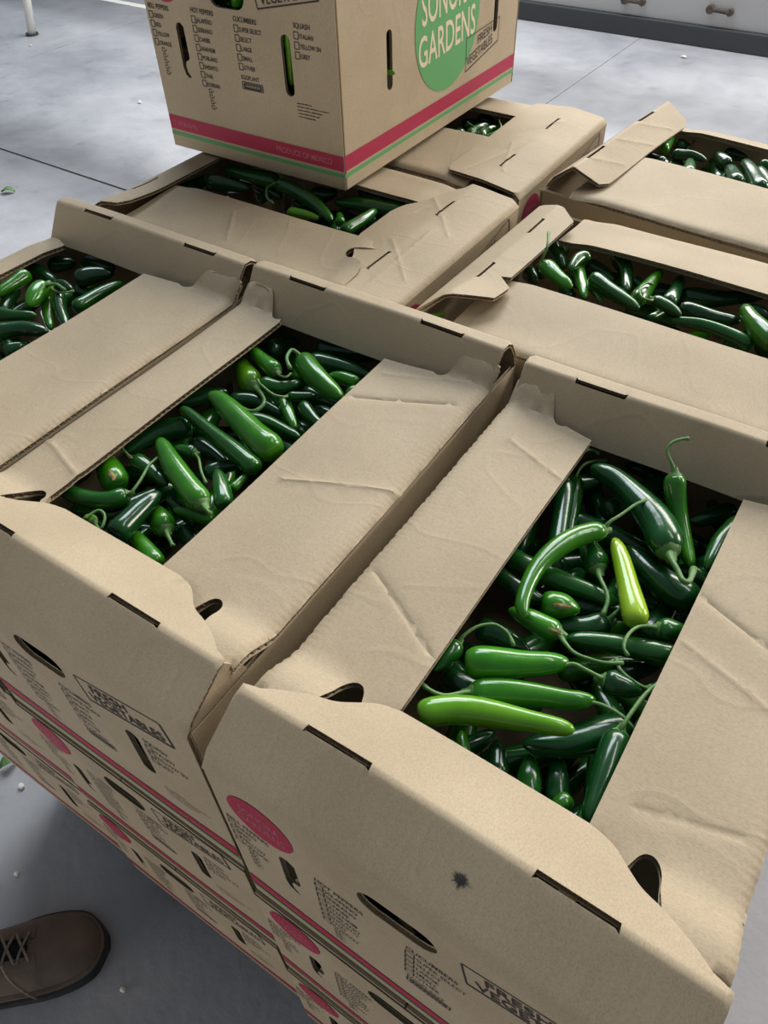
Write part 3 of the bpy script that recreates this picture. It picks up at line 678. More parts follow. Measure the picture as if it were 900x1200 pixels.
# ------------------------------------------------------------------ chillies
PEPPERS = json.loads(r'''[["A",2,91,[[-194,865,-40],[-333,719,-40],[-441,493,-40],[-495,230,-40],[-481,-2,-40],[-434,-202,-40],[-364,-313,-40]],[[-183,916,27],[-127,1032,49],[-68,1213,49],[-10,1335,27]],"bright green chilli arched like a bow across the middle of the front right carton"],
["A",0,104,[[-778,1399,-220],[-641,1043,-220],[-501,650,-220],[-431,412,-220]],[[-779,1397,-151],[-799,1550,-131],[-783,1746,-124],[-721,1867,-131],[-640,1872,-151]],"dark upright chilli with hooked stem against the left flap of the front right carton"],
["A",1,77,[[-729,1599,-315],[-619,1292,-315],[-520,975,-315],[-426,677,-315]],[[-733,1603,-253],[-725,1736,-231],[-659,1848,-231],[-568,1933,-253]],"slim dark upright chilli just right of the hook-stemmed one in the front right carton"],
["A",0,94,[[-938,1254,-400],[-860,876,-400],[-793,553,-400]],[],0],
["A",0,105,[[-725,1985,-632],[-563,1799,-632],[-416,1617,-632],[-283,1359,-632]],[],0],
["A",0,104,[[-684,1509,-613],[-393,1245,-613]],[],0],
["A",0,153,[[346,975,-100],[157,1233,-100],[-110,1431,-100],[-387,1580,-100],[-624,1607,-100]],[[395,834,-14],[472,737,6],[541,650,13],[589,677,6],[575,842,-14]],"largest dark chilli, stem curled back at its lower right end, in the front right carton"],
["A",2,95,[[101,1670,120],[175,1580,-20],[290,1441,-160],[426,1257,-240],[543,1061,-240]],[[52,1693,190],[-31,1747,260],[-35,1811,310],[20,1872,340],[88,1901,360]],"upright green chilli whose long stem bends over the far wall of the front right carton"],
["A",0,95,[[650,2084,-400],[507,1904,-400],[354,1718,-400]],[],0],
["A",1,103,[[746,1727,-180],[680,1403,-180],[664,1036,-180]],[],"dark chilli tip poking from under the right flap, far end, front right carton"],
["A",0,102,[[11,2168,-494],[-242,2266,-494],[-454,2237,-494]],[],0],
["A",0,92,[[66,1939,-528],[-159,2017,-528],[-317,1974,-528]],[],0],
["A",1,101,[[-924,373,-280],[-633,352,-280],[-381,358,-280],[-85,386,-280],[178,398,-280]],[],"long dark green chilli passing under the bow-shaped one in the front right carton"],
["A",0,101,[[-983,211,-340],[-754,155,-340],[-546,125,-340],[-350,144,-340]],[],0],
["A",4,100,[[385,173,-140],[243,397,-140],[53,697,-140],[-105,922,-140]],[],"yellow-lime chilli, the palest one, lying lengthwise in the front right carton"],
["A",1,118,[[-102,607,-240],[-212,738,-240],[-361,900,-240]],[[-46,473,-163],[50,357,-142],[104,260,-142],[122,122,-163]],"stubby dark chilli with stem pointing down, left of the yellow-lime chilli"],
["A",2,125,[[-349,9,-220],[-208,79,-220],[-54,117,-220]],[],"short green chilli with a corky brown scar in the front right carton"],
["A",2,95,[[-101,-200,-180],[-244,-205,-180],[-398,-196,-180],[-537,-206,-180]],[[-16,-300,-114],[84,-360,-94],[197,-355,-87],[317,-316,-94],[422,-234,-114]],"green chilli with a wide cap and long straight stem pointing right, below the scarred chilli"],
["A",0,104,[[160,230,-358],[48,108,-358],[-97,16,-358],[-249,-32,-358]],[[176,264,-291],[209,391,-273],[230,519,-263],[200,636,-263],[126,696,-273],[32,697,-291]],"dark chilli whose hooked stem curls over the yellow-lime chilli"],
["A",0,148,[[710,810,-340],[466,824,-340],[203,931,-340],[-4,1087,-340]],[],"thick dark chilli lying right of the yellow-lime chilli"],
["A",1,93,[[525,248,-180],[630,297,-180],[776,343,-180]],[[470,188,-115],[397,116,-95],[363,4,-87],[375,-110,-95],[432,-157,-115]],"grey-green chilli with drooping stem coming from under the right flap of the front right carton"],
["A",1,97,[[755,133,-260],[416,35,-260],[172,-56,-260],[-49,-159,-260]],[],"dark shiny chilli lying level beneath the drooping stem in the front right carton"],
["A",2,127,[[-567,-871,-100],[-376,-757,-100],[-159,-626,-100],[-2,-517,-100],[82,-445,-100]],[],"fat blunt bright green chilli lying level at the left of front right carton"],
["A",2,106,[[-417,-1041,-160],[-218,-912,-160],[1,-796,-160],[198,-711,-160],[369,-601,-160]],[[-440,-1097,-88],[-524,-1199,-66],[-612,-1231,-66],[-729,-1216,-88]],"long green chilli between the fat blunt one and the light green curved one"],
["A",3,108,[[-616,-1459,-40],[-507,-1349,-40],[-359,-1246,-40],[-167,-1162,-40],[57,-1080,-40],[249,-1009,-40],[353,-972,-40]],[],"light green curved chilli lying on top by the near lip of the front right carton"],
["A",0,134,[[642,-560,-329],[481,-760,-329],[276,-971,-329],[55,-1113,-329]],[],"broad dark chilli whose left half is under the light green curved chilli"],
["A",0,107,[[614,-765,-152],[634,-1014,-152],[657,-1260,-152],[681,-1484,-152]],[[612,-749,-82],[626,-620,-62],[653,-449,-55],[697,-308,-62],[747,-220,-82]],"dark chilli standing along the right flap at the near corner of the front right carton"],
["A",1,62,[[729,-634,-220],[747,-480,-220],[766,-305,-220]],[[709,-680,-166],[585,-632,-146],[453,-626,-138],[347,-649,-146],[318,-695,-166]],0],
["A",0,101,[[352,-419,-160],[474,-392,-160],[628,-368,-160]],[[307,-455,-90],[208,-467,-68],[122,-470,-68],[62,-510,-90]],"dark pointed chilli with a short bent stem, right of centre in the front right carton"],
["A",0,70,[[658,-246,-260],[747,-223,-260],[833,-193,-260]],[[640,-290,-200],[525,-294,-179],[424,-256,-179],[359,-166,-200]],0],
["A",1,85,[[-720,-710,-190],[-734,-857,-190],[-754,-1013,-190]],[[-702,-655,-128],[-644,-530,-108],[-538,-450,-100],[-420,-462,-108],[-332,-529,-128]],"green chilli at the left flap with a long arched stem, front right carton"],
["A",2,62,[[-211,-1472,-380],[-291,-1355,-380],[-374,-1233,-380]],[],"small upright green chilli tip below the light green curved chilli"],
["A",0,87,[[17,-1400,-450],[-58,-1257,-450],[-138,-1119,-450]],[],0],
["A",1,97,[[260,-1433,-435],[193,-1256,-435],[132,-1104,-435]],[],0],
["A",0,85,[[450,-1333,-461],[359,-1135,-461],[271,-960,-461]],[],0],
["A",2,69,[[505,-1285,-340],[435,-1450,-340]],[],0],
["A",0,105,[[-728,-337,-420],[-499,-320,-420],[-248,-333,-420]],[],0],
["A",0,88,[[376,-152,-450],[508,-3,-450],[658,158,-450]],[],0],
["A",0,101,[[719,896,-832],[426,960,-832],[193,982,-832]],[],0],
["A",0,79,[[-833,-681,-905],[-621,-832,-905]],[],0],
["A",0,104,[[600,1453,-500],[798,1180,-500]],[],0],
["B",1,95,[[-571,-1017,-160],[-684,-1178,-160],[-923,-1273,-160],[-1189,-1278,-160],[-1403,-1219,-160]],[[-503,-1015,-91],[-531,-861,-70],[-606,-675,-70],[-628,-535,-91]],"dark curved chilli with long straight stem, near left corner of the front middle carton"],
["B",2,142,[[-818,-942,-240],[-1043,-830,-240],[-1336,-661,-240]],[],"green chilli with a brown scar at its stem end in the front middle carton"],
["B",1,83,[[-948,-596,-220],[-703,-618,-220],[-408,-686,-220]],[[-990,-623,-151],[-1127,-586,-131],[-1249,-559,-151]],"slim green chilli slanting beside the brown-scarred one in the front middle carton"],
["B",2,122,[[186,-795,-80],[-71,-698,-80],[-396,-561,-80],[-646,-431,-80],[-806,-338,-80]],[[309,-871,11],[390,-894,11]],"bright green chilli with a white gleam in the near half of the front middle carton"],
["B",0,116,[[-242,-1475,-100],[-260,-1295,-100],[-283,-1062,-100],[-280,-868,-100]],[],"very dark shiny chilli slanting to the near lip of the front middle carton"],
["B",2,117,[[-22,-1106,-253],[-175,-1027,-253],[-352,-958,-253]],[[109,-1191,-164],[232,-1255,-164]],"plump green chilli with its stem pointing to the near corner of the front middle carton"],
["B",0,70,[[107,-847,-317],[-143,-810,-317],[-381,-758,-317]],[],0],
["B",2,66,[[300,-800,-215],[34,-852,-215],[-125,-899,-215]],[],"small bright chilli tip poking from the right flap of the front middle carton"],
["B",1,76,[[-467,-225,-200],[-595,-259,-200],[-708,-299,-200]],[[-317,-319,-133],[-155,-454,-113],[-20,-537,-133]],"small chilli with a stem pointing down beside the white-gleam chilli"],
["B",0,123,[[-875,135,-300],[-1096,-80,-300],[-1160,-323,-300],[-1176,-545,-300]],[],"dark chilli lying behind the white-gleam chilli, front middle carton"],
["B",2,147,[[326,80,-60],[20,169,-60],[-375,310,-60],[-701,419,-60],[-850,428,-60]],[],"longest bright green chilli in the centre of the front middle carton"],
["B",1,98,[[285,-160,-100],[-55,-73,-100],[-475,26,-100],[-821,112,-100],[-981,143,-100]],[],"slim dark green chilli lying parallel to the longest one in the front middle carton"],
["B",1,95,[[334,-684,-120],[131,-500,-120],[-59,-346,-120]],[],"small upright glossy chilli at the right flap of the front middle carton"],
["B",0,84,[[-267,-337,-300],[-182,-156,-300],[-26,-3,-300]],[],0],
["B",2,48,[[214,-451,-163],[200,-312,-163],[203,-215,-163]],[],0],
["B",3,138,[[-729,993,-294],[-952,1112,-294],[-1271,1338,-294]],[[-546,876,-213],[-395,767,-193],[-354,648,-185],[-401,565,-193],[-565,560,-213]],"lime green chilli with a hooked stem under the left flap of the front middle carton"],
["B",2,95,[[-566,1207,-160],[-808,1282,-160],[-1138,1410,-160]],[[-434,1099,-87],[-341,1089,-67],[-350,1185,-87]],"small green chilli just right of the lime one in the front middle carton"],
["B",2,135,[[-420,1473,-100],[-122,1308,-100],[143,1208,-100],[359,1137,-100]],[[-432,1441,-17],[-525,1443,4],[-484,1300,4],[-349,1182,-17]],"bright chilli with a ring-curled stem at the far right of the front middle carton"],
["B",1,74,[[-628,996,-187],[-389,1053,-187],[-229,1237,-187]],[],0],
["B",1,54,[[-201,937,-160],[-70,1017,-160],[54,1108,-160]],[[-183,850,-106],[-290,803,-84],[-517,870,-84],[-610,935,-106]],0],
["B",2,71,[[-281,935,-237],[-117,800,-237],[121,623,-237]],[],0],
["B",1,80,[[-41,954,-220],[162,848,-220],[388,763,-220]],[],0],
["B",2,83,[[296,1519,-186],[93,1520,-186],[-78,1470,-186]],[],"small bright chilli tip beside the ring-stemmed one, front middle carton"],
["B",2,54,[[343,1420,-160],[292,1287,-160]],[],0],
["B",0,149,[[-637,2015,-340],[-259,2142,-340],[92,2333,-340]],[],"dark chilli lying along the far edge of the front middle carton"],
["B",0,126,[[-512,1689,-300],[-137,1801,-300],[258,1834,-300]],[],0],
["B",0,133,[[-1143,1671,-400],[-1051,1930,-400],[-955,2091,-400]],[],0],
["B",0,103,[[-1364,378,-340],[-1143,617,-340],[-977,824,-340]],[],0],
["B",0,84,[[-882,740,-352],[-621,864,-352],[-220,835,-352]],[],0],
["B",1,79,[[-410,495,-240],[-152,557,-240],[252,537,-240]],[],0],
["B",3,58,[[-573,-1424,-160],[-712,-1411,-160]],[[-411,-1480,-104],[-475,-1362,-83],[-584,-1343,-83],[-635,-1486,-104]],"tiny lime chilli with a looped stem at the near lip of the front middle carton"],
["B",2,92,[[213,-1446,-260],[-101,-1341,-260],[-328,-1288,-260]],[],0],
["B",0,112,[[-1442,-1055,-350],[-1365,-790,-350]],[],0],
["B",0,105,[[-785,8,-400],[-487,6,-400],[-201,-58,-400]],[],0],
["B",0,101,[[-881,-770,-788],[-1146,-571,-788],[-1219,-311,-788]],[],0],
["B",0,98,[[-1188,-1283,-496],[-937,-1128,-496],[-680,-1036,-496]],[],0],
["B",0,101,[[-48,-911,-430],[201,-1005,-430]],[],0],
["C",1,93,[[-971,299,-140],[-605,430,-140],[-367,596,-140]],[],"upper of two level dark chillies at the left of the left-edge carton"],
["C",0,111,[[-532,7,-140],[-285,302,-140],[56,425,-140]],[],"lower of two level dark chillies by the flap of the left-edge carton"],
["C",2,84,[[-912,1150,-325],[-624,898,-325],[-244,635,-325]],[],"upright bright chilli with a white gleam in the left-edge carton"],
["C",2,129,[[-815,1109,-140],[-766,947,-140],[-632,681,-140]],[[-658,1056,-55],[-557,1101,-35],[-383,1080,-55]],"stubby green chilli with a bent stem in the left-edge carton"],
["C",2,98,[[-1262,1187,-140],[-1223,913,-140],[-1198,595,-140]],[],"bright chilli slanting to the left edge of the picture in the left-edge carton"],
["C",0,96,[[-1349,985,-287],[-1199,761,-287],[-986,518,-287]],[],0],
["C",0,124,[[-774,1507,-240],[-660,1727,-240],[-457,1899,-240]],[],"dark level chilli in the far right corner of the left-edge carton"],
["C",1,97,[[-159,989,-200],[-172,1375,-200],[-117,1745,-200]],[],0],
["C",0,65,[[-840,1245,-191],[-707,1300,-191],[-495,1257,-191]],[[-678,1095,-128],[-478,1057,-108],[-384,1200,-128]],0],
["C",0,84,[[-590,1106,-215],[-285,875,-215],[73,675,-215]],[],0],
["C",0,113,[[-1593,1451,-300],[-1040,1395,-300]],[],0],
["C",0,119,[[-1711,1752,-400],[-1384,2002,-400]],[],0],
["C",0,101,[[-282,-9,-280],[-120,232,-280]],[],0],
["C",0,110,[[-879,1546,-440],[-514,1517,-440]],[],0],
["C",0,117,[[-1317,2097,-400],[-791,2165,-400]],[],0],
["D",1,120,[[-980,642,-110],[-1506,581,-110],[-2002,546,-110]],[],0],
["D",1,111,[[-839,460,-50],[-490,429,-50],[54,233,-50],[551,-52,-50]],[[-773,335,24],[-726,105,46],[-528,-133,46],[-383,-181,24]],"long green chilli with a curled stem under the tall closed carton"],
["D",0,118,[[-2015,125,-130],[-1645,201,-130],[-1221,244,-130]],[],"dark glossy chilli at the left of the opening below the tall closed carton"],
["D",3,73,[[-220,-61,-110],[8,-17,-110],[287,-4,-110]],[],0],
["D",2,73,[[662,-8,-90],[459,231,-90]],[],0],
["D",1,96,[[838,-192,-90],[869,233,-90],[858,590,-90]],[],"green chilli tip slanting up to the right below the tall closed carton"],
["D",1,113,[[1155,821,-150],[522,729,-150],[119,587,-150]],[],0],
["D",0,115,[[1041,1136,-190],[648,1098,-190],[156,1142,-190]],[[1094,872,-110],[771,851,-90],[514,1143,-110]],0],
["D",0,117,[[-416,722,-210],[-82,919,-210]],[],0],
["D",0,104,[[-1533,734,-292],[-857,538,-292]],[],0],
["D",0,112,[[683,591,-336],[856,1006,-336]],[],0],
["F",2,104,[[-1771,108,50],[-1548,-41,50],[-1249,-199,50]],[[-1770,36,140],[-1741,68,300],[-1851,316,360]],"green chilli with a tall upright stem at the left of the middle right carton"],
["F",0,132,[[-2097,989,-170],[-1662,550,-170]],[],0],
["F",1,86,[[-1402,654,10],[-1491,547,10],[-1471,237,10]],[],"arched dark chilli near the left end of the middle right carton"],
["F",2,82,[[-1491,521,-118],[-1315,265,-118],[-1105,-67,-118]],[],"upright bright chilli next to the tall-stemmed one in the middle right carton"],
["F",2,62,[[-1250,357,-142],[-1105,212,-142],[-925,6,-142]],[],0],
["F",1,102,[[-1179,247,-10],[-879,90,-10],[-436,-113,-10]],[],"long diagonal chilli with a white gleam in the middle right carton"],
["F",0,97,[[-1218,1081,-120],[-981,848,-120],[-758,341,-120]],[],"dark upright shiny chilli behind the diagonal one in the middle right carton"],
["F",2,104,[[-561,98,-70],[-564,528,-70],[-568,956,-70]],[],"bright chilli leaning to the far edge of the middle right carton"],
["F",1,80,[[-373,167,-10],[-210,118,-10],[6,23,-10]],[[-373,26,50],[-474,10,70],[-558,162,78],[-546,321,70],[-481,380,50]],"small chilli with a ring-shaped stem in the middle right carton"],
["F",0,93,[[-240,318,-112],[-271,682,-112],[-332,1022,-112]],[],"short dark chilli standing up left of the long level one in the middle right carton"],
["F",1,59,[[-348,79,-229],[-254,379,-229],[-191,576,-229]],[],0],
["F",0,111,[[-224,810,-230],[165,966,-230],[631,1355,-230]],[],"long dark level chilli along the far side of the middle right carton"],
["F",0,99,[[-80,274,-70],[251,272,-70],[596,347,-70]],[],"dark level chilli below the long far one in the middle right carton"],
["F",1,87,[[843,-7,-95],[517,77,-95],[222,91,-95],[-83,-1,-95]],[],"slim dark chilli along the near flap of the middle right carton"],
["F",2,124,[[1062,-118,50],[744,200,50],[544,485,50]],[],"bright upright chilli tip at the right edge of the picture in the middle right carton"],
["F",3,50,[[-2459,-1514,-90],[-2388,-1404,-90],[-2326,-1278,-90]],[],0],
["F",0,90,[[561,794,-150],[852,765,-150]],[],0],
["F",0,94,[[-851,781,-225],[-515,637,-225]],[],0],
["F",0,109,[[-1492,932,-250],[-1043,711,-250]],[],0],
["F",0,96,[[-1985,131,-117],[-1781,-33,-117]],[],0],
["G",0,102,[[732,182,-130],[730,604,-130],[841,795,-130]],[[828,85,-54],[775,328,-34],[573,493,-54]],0],
["G",1,101,[[967,189,-130],[913,534,-130],[1006,757,-130]],[[1137,551,-55],[977,828,-35],[981,983,-55]],0],
["G",0,102,[[419,222,-173],[590,445,-173]],[],0],
["G",0,106,[[371,1232,-250],[670,1306,-250]],[],0],
["G",0,121,[[261,809,-250],[529,1092,-250]],[],0],
["H",0,148,[[-2251,692,-370],[-2274,1097,-370],[-2240,1338,-370]],[],"pale-gleaming chilli at the left corner of the far right carton"],
["H",2,82,[[-1747,641,-50],[-1811,926,-50],[-1851,1195,-50]],[],"small upright chilli tip in the far right carton"],
["H",0,117,[[-1530,979,-278],[-1582,660,-278],[-1632,465,-278]],[[-1513,864,-197],[-1598,1320,-177],[-1667,1812,-197]],"chilli with a straight upright stem in the far right carton"],
["H",0,87,[[-1624,715,-110],[-1378,854,-110],[-1110,810,-110]],[],0],
["H",1,104,[[-1099,140,-101],[-1217,431,-101],[-1323,665,-101]],[],0],
["H",1,103,[[-1050,1263,-594],[-1418,1643,-594]],[],0],
["H",0,116,[[-770,668,-315],[-1011,1108,-315],[-1231,1391,-315]],[],0],
["H",0,108,[[-791,869,-130],[-1139,1212,-130]],[],0],
["H",0,123,[[-381,143,-70],[-725,698,-70]],[],0],
["H",0,126,[[-16,112,-50],[-348,614,-50],[-623,981,-50]],[],"dark chilli with a broad white gleam at the right of the far right carton"],
["H",0,104,[[94,375,-90],[-383,969,-90]],[],0],
["H",1,77,[[-396,1053,-70],[-149,1080,-70]],[],0],
["H",0,93,[[-1686,311,-110],[-1540,418,-110]],[],0],
["H",0,111,[[-1835,1274,-190],[-1587,1368,-190]],[],0],
["H",0,109,[[-1118,1645,-250],[-705,1656,-250]],[],0],
["A",1,97,[[488,944,-688],[492,1150,-688],[479,1424,-688],[455,1629,-688]],[],0],
["A",0,108,[[-569,1680,-794],[-712,1832,-794],[-835,2070,-794],[-877,2275,-794]],[],0],
["A",2,97,[[525,-615,-1004],[524,-374,-1004],[531,-53,-1004],[543,188,-1004]],[],0],
["A",0,122,[[-392,689,-548],[-594,728,-548],[-839,834,-548],[-1005,954,-548]],[],0],
["A",0,101,[[322,-1991,-555],[340,-1772,-555],[337,-1479,-555],[314,-1260,-555]],[],0],
["A",1,102,[[-632,477,-1056],[-570,722,-1056],[-516,1054,-1056],[-497,1306,-1056]],[],0],
["A",2,102,[[1078,-264,-583],[847,-247,-583],[547,-186,-583],[327,-112,-583]],[],0],
["A",2,98,[[-23,-210,-676],[145,-40,-676],[388,164,-676],[585,299,-676]],[],0],
["A",1,106,[[320,-1325,-880],[381,-1079,-880],[494,-763,-880],[603,-534,-880]],[],0],
["A",0,100,[[959,1628,-551],[776,1805,-551],[558,2062,-551],[414,2271,-551]],[],0],
["A",1,125,[[537,1662,-875],[342,1748,-875],[71,1815,-875],[-141,1828,-875]],[],0],
["A",0,103,[[-429,226,-435],[-183,305,-435],[141,417,-435],[383,508,-435]],[],0],
["A",1,113,[[844,-630,-567],[654,-522,-567],[425,-348,-567],[270,-195,-567]],[],0],
["A",0,106,[[-127,416,-899],[-321,499,-899],[-585,598,-899],[-787,663,-899]],[],0],
["A",1,120,[[899,-553,-752],[797,-366,-752],[627,-142,-752],[474,6,-752]],[],0],
["A",0,110,[[36,643,-736],[67,856,-736],[36,1133,-736],[-40,1334,-736]],[],0],
["A",0,110,[[-429,1353,-821],[-200,1380,-821],[106,1399,-821],[337,1402,-821]],[],0],
["A",0,102,[[19,10,-583],[19,246,-583],[27,560,-583],[39,795,-583]],[],0],
["A",1,108,[[1105,1017,-374],[905,1074,-374],[633,1112,-374],[424,1113,-374]],[],0],
["A",0,116,[[-479,-876,-595],[-643,-767,-595],[-879,-657,-595],[-1068,-602,-595]],[],0],
["A",1,105,[[-713,782,-726],[-540,887,-726],[-354,1074,-726],[-250,1249,-726]],[],0],
["A",1,98,[[757,-1167,-751],[627,-935,-751],[507,-605,-751],[457,-344,-751]],[],0],
["A",0,118,[[-283,313,-708],[-326,502,-708],[-332,754,-708],[-297,944,-708]],[],0],
["A",0,108,[[-353,1392,-378],[-239,1625,-378],[-106,1944,-378],[-21,2189,-378]],[],0],
["A",0,108,[[-736,-876,-407],[-500,-887,-407],[-201,-828,-407],[12,-727,-407]],[],0],
["A",0,98,[[480,-1556,-596],[593,-1315,-596],[730,-989,-596],[823,-740,-596]],[],0],
["A",1,107,[[725,-1700,-449],[682,-1506,-449],[662,-1245,-449],[676,-1047,-449]],[],0],
["A",1,119,[[-416,-472,-587],[-313,-252,-587],[-200,49,-587],[-134,282,-587]],[],0],
["A",0,112,[[-324,-368,-955],[-548,-343,-955],[-844,-293,-955],[-1064,-244,-955]],[],0],
["A",1,124,[[-38,-618,-779],[-234,-499,-779],[-515,-394,-779],[-741,-357,-779]],[],0],
["A",0,110,[[245,-36,-949],[77,62,-949],[-161,155,-949],[-350,197,-949]],[],0],
["A",0,124,[[-620,1183,-460],[-352,1216,-460],[8,1231,-460],[279,1221,-460]],[],0],
["A",1,97,[[120,-1225,-753],[228,-1072,-753],[323,-847,-753],[356,-662,-753]],[],0],
["A",0,97,[[-723,1344,-983],[-539,1399,-983],[-292,1404,-983],[-106,1356,-983]],[],0],
["A",1,113,[[-1033,1511,-470],[-855,1617,-470],[-649,1795,-470],[-518,1955,-470]],[],0],
["A",2,125,[[-158,119,-769],[-11,317,-769],[197,571,-769],[362,754,-769]],[],0],
["A",0,103,[[464,379,-546],[495,617,-546],[505,936,-546],[489,1175,-546]],[],0],
["A",1,113,[[-175,-1283,-611],[29,-1118,-611],[273,-869,-611],[433,-660,-611]],[],0],
["A",0,112,[[1057,1404,-644],[882,1519,-644],[656,1685,-644],[492,1817,-644]],[],0],
["A",0,101,[[235,25,-1125],[65,123,-1125],[-104,306,-1125],[-188,483,-1125]],[],0],
["A",0,96,[[-610,-1690,-489],[-461,-1513,-489],[-290,-1257,-489],[-183,-1051,-489]],[],0],
["A",0,97,[[805,1748,-768],[597,1823,-768],[315,1900,-768],[98,1940,-768]],[],0],
["A",1,109,[[101,696,-924],[-56,906,-924],[-297,1157,-924],[-500,1323,-924]],[],0],
["A",2,124,[[-396,-1238,-796],[-468,-987,-796],[-631,-691,-796],[-804,-496,-796]],[],0],
["B",0,111,[[-115,168,-986],[-271,339,-986],[-507,536,-986],[-703,660,-986]],[],0],
["B",0,98,[[-388,1413,-487],[-126,1395,-487],[223,1402,-487],[484,1431,-487]],[],0],
["B",0,100,[[-451,914,-483],[-627,1009,-483],[-861,1139,-483],[-1036,1238,-483]],[],0],
["B",0,112,[[-1394,604,-1031],[-1181,764,-1031],[-889,966,-1031],[-666,1110,-1031]],[],0],
["B",1,100,[[-496,-1211,-1082],[-563,-946,-1082],[-599,-589,-1082],[-585,-316,-1082]],[],0],
["B",0,112,[[-103,70,-500],[-173,255,-500],[-189,507,-500],[-142,699,-500]],[],0],
["B",1,124,[[-707,1590,-1051],[-509,1613,-1051],[-245,1618,-1051],[-47,1603,-1051]],[],0],
["B",1,98,[[-186,-1869,-379],[-210,-1634,-379],[-246,-1320,-379],[-275,-1085,-379]],[],0],
["B",0,121,[[-570,1069,-843],[-356,1134,-843],[-79,1241,-843],[123,1338,-843]],[],0],
["B",0,112,[[-539,-1127,-822],[-448,-901,-822],[-367,-590,-822],[-336,-348,-822]],[],0],
["B",0,113,[[-734,-1247,-367],[-641,-1041,-367],[-532,-759,-367],[-462,-544,-367]],[],0],
["B",1,98,[[-953,-684,-1040],[-989,-470,-1040],[-976,-187,-1040],[-919,23,-1040]],[],0],
["B",0,110,[[-247,-49,-624],[-339,108,-624],[-467,313,-624],[-567,465,-624]],[],0],
["B",0,110,[[-121,1204,-543],[89,1243,-543],[370,1244,-543],[580,1208,-543]],[],0],
["B",0,98,[[659,306,-369],[418,393,-369],[88,468,-369],[-167,494,-369]],[],0],
["B",2,105,[[-600,1592,-560],[-737,1751,-560],[-961,1903,-560],[-1160,1971,-560]],[],0],
["B",1,120,[[-962,246,-577],[-1027,428,-577],[-1114,670,-577],[-1181,850,-577]],[],0],
["B",1,99,[[-863,992,-890],[-773,1199,-890],[-690,1488,-890],[-656,1712,-890]],[],0],
["B",1,98,[[-855,-243,-486],[-961,-46,-486],[-1100,218,-486],[-1203,417,-486]],[],0],
["B",0,123,[[-1296,-574,-613],[-1086,-484,-613],[-831,-325,-613],[-658,-177,-613]],[],0],
["B",1,99,[[-1239,1045,-740],[-1036,1089,-740],[-763,1129,-740],[-556,1144,-740]],[],0],
["B",0,107,[[-788,-1445,-517],[-666,-1291,-517],[-478,-1113,-517],[-317,-1001,-517]],[],0],
["B",1,111,[[-500,-469,-779],[-686,-342,-779],[-949,-202,-779],[-1158,-119,-779]],[],0],
["B",2,106,[[14,-775,-497],[-59,-538,-497],[-162,-224,-497],[-245,10,-497]],[],0],
["B",1,111,[[-698,-739,-956],[-720,-479,-956],[-807,-147,-956],[-916,90,-956]],[],0],
["B",0,96,[[-251,1502,-600],[-42,1650,-600],[261,1799,-600],[506,1874,-600]],[],0],
["B",1,124,[[-556,380,-794],[-385,468,-794],[-147,554,-794],[39,596,-794]],[],0],
["B",0,95,[[-529,-942,-647],[-297,-882,-647],[-24,-736,-647],[154,-576,-647]],[],0],
["B",2,106,[[-1430,-1248,-714],[-1179,-1220,-714],[-844,-1211,-714],[-592,-1226,-714]],[],0],
["B",0,96,[[-79,-292,-675],[148,-215,-675],[452,-115,-675],[681,-41,-675]],[],0],
["B",0,118,[[-14,855,-607],[-266,951,-607],[-577,1123,-607],[-792,1286,-607]],[],0],
["C",2,100,[[-1142,1232,-595],[-1068,1442,-595],[-975,1724,-595],[-909,1937,-595]],[],0],
["C",0,115,[[-1317,-109,-652],[-1247,143,-652],[-1143,477,-652],[-1058,725,-652]],[],0],
["C",1,108,[[-825,490,-799],[-1003,551,-799],[-1245,613,-799],[-1430,644,-799]],[],0],
["C",0,102,[[-262,-79,-637],[-494,-7,-637],[-765,154,-637],[-940,321,-637]],[],0],
["C",1,119,[[-1046,-51,-957],[-1049,224,-957],[-1128,574,-957],[-1243,823,-957]],[],0],
["C",0,95,[[-552,208,-501],[-812,272,-501],[-1163,326,-501],[-1430,345,-501]],[],0],
["C",0,115,[[-1038,489,-451],[-1109,726,-451],[-1158,1050,-451],[-1161,1298,-451]],[],0],
["D",0,106,[[-615,619,-841],[-640,819,-841],[-601,1075,-841],[-517,1259,-841]],[],0],
["D",2,109,[[-1494,700,-498],[-1471,928,-498],[-1516,1220,-498],[-1607,1430,-498]],[],0],
["D",0,121,[[-613,536,-387],[-536,771,-387],[-448,1088,-387],[-392,1329,-387]],[],0],
["D",0,116,[[363,537,-622],[310,738,-622],[198,987,-622],[84,1160,-622]],[],0],
["D",0,118,[[-827,514,-559],[-712,670,-559],[-567,885,-559],[-465,1050,-559]],[],0],
["D",1,97,[[411,170,-374],[299,409,-374],[154,730,-374],[46,971,-374]],[],0],
["D",1,120,[[-455,968,-704],[-310,1097,-704],[-88,1212,-704],[100,1257,-704]],[],0],
["D",1,124,[[-2092,625,-439],[-2049,868,-439],[-1969,1186,-439],[-1891,1419,-439]],[],0],
["D",0,113,[[281,381,-540],[115,506,-540],[-105,673,-540],[-270,799,-540]],[],0],
["F",1,117,[[-826,764,-583],[-619,791,-583],[-341,802,-583],[-131,791,-583]],[],0],
["F",0,118,[[-675,486,-788],[-510,620,-788],[-297,807,-788],[-142,953,-788]],[],0],
["F",2,109,[[-102,2,-554],[-2,220,-554],[140,507,-554],[253,719,-554]],[],0],
["F",1,123,[[-1639,801,-467],[-1470,969,-467],[-1205,1126,-467],[-977,1194,-467]],[],0],
["F",1,110,[[-2035,593,-384],[-2024,844,-384],[-2013,1179,-384],[-2010,1430,-384]],[],0],
["F",1,104,[[-736,993,-399],[-516,1056,-399],[-217,1105,-399],[11,1114,-399]],[],0],
["F",1,124,[[1234,455,-732],[1121,669,-732],[931,924,-732],[758,1094,-732]],[],0],
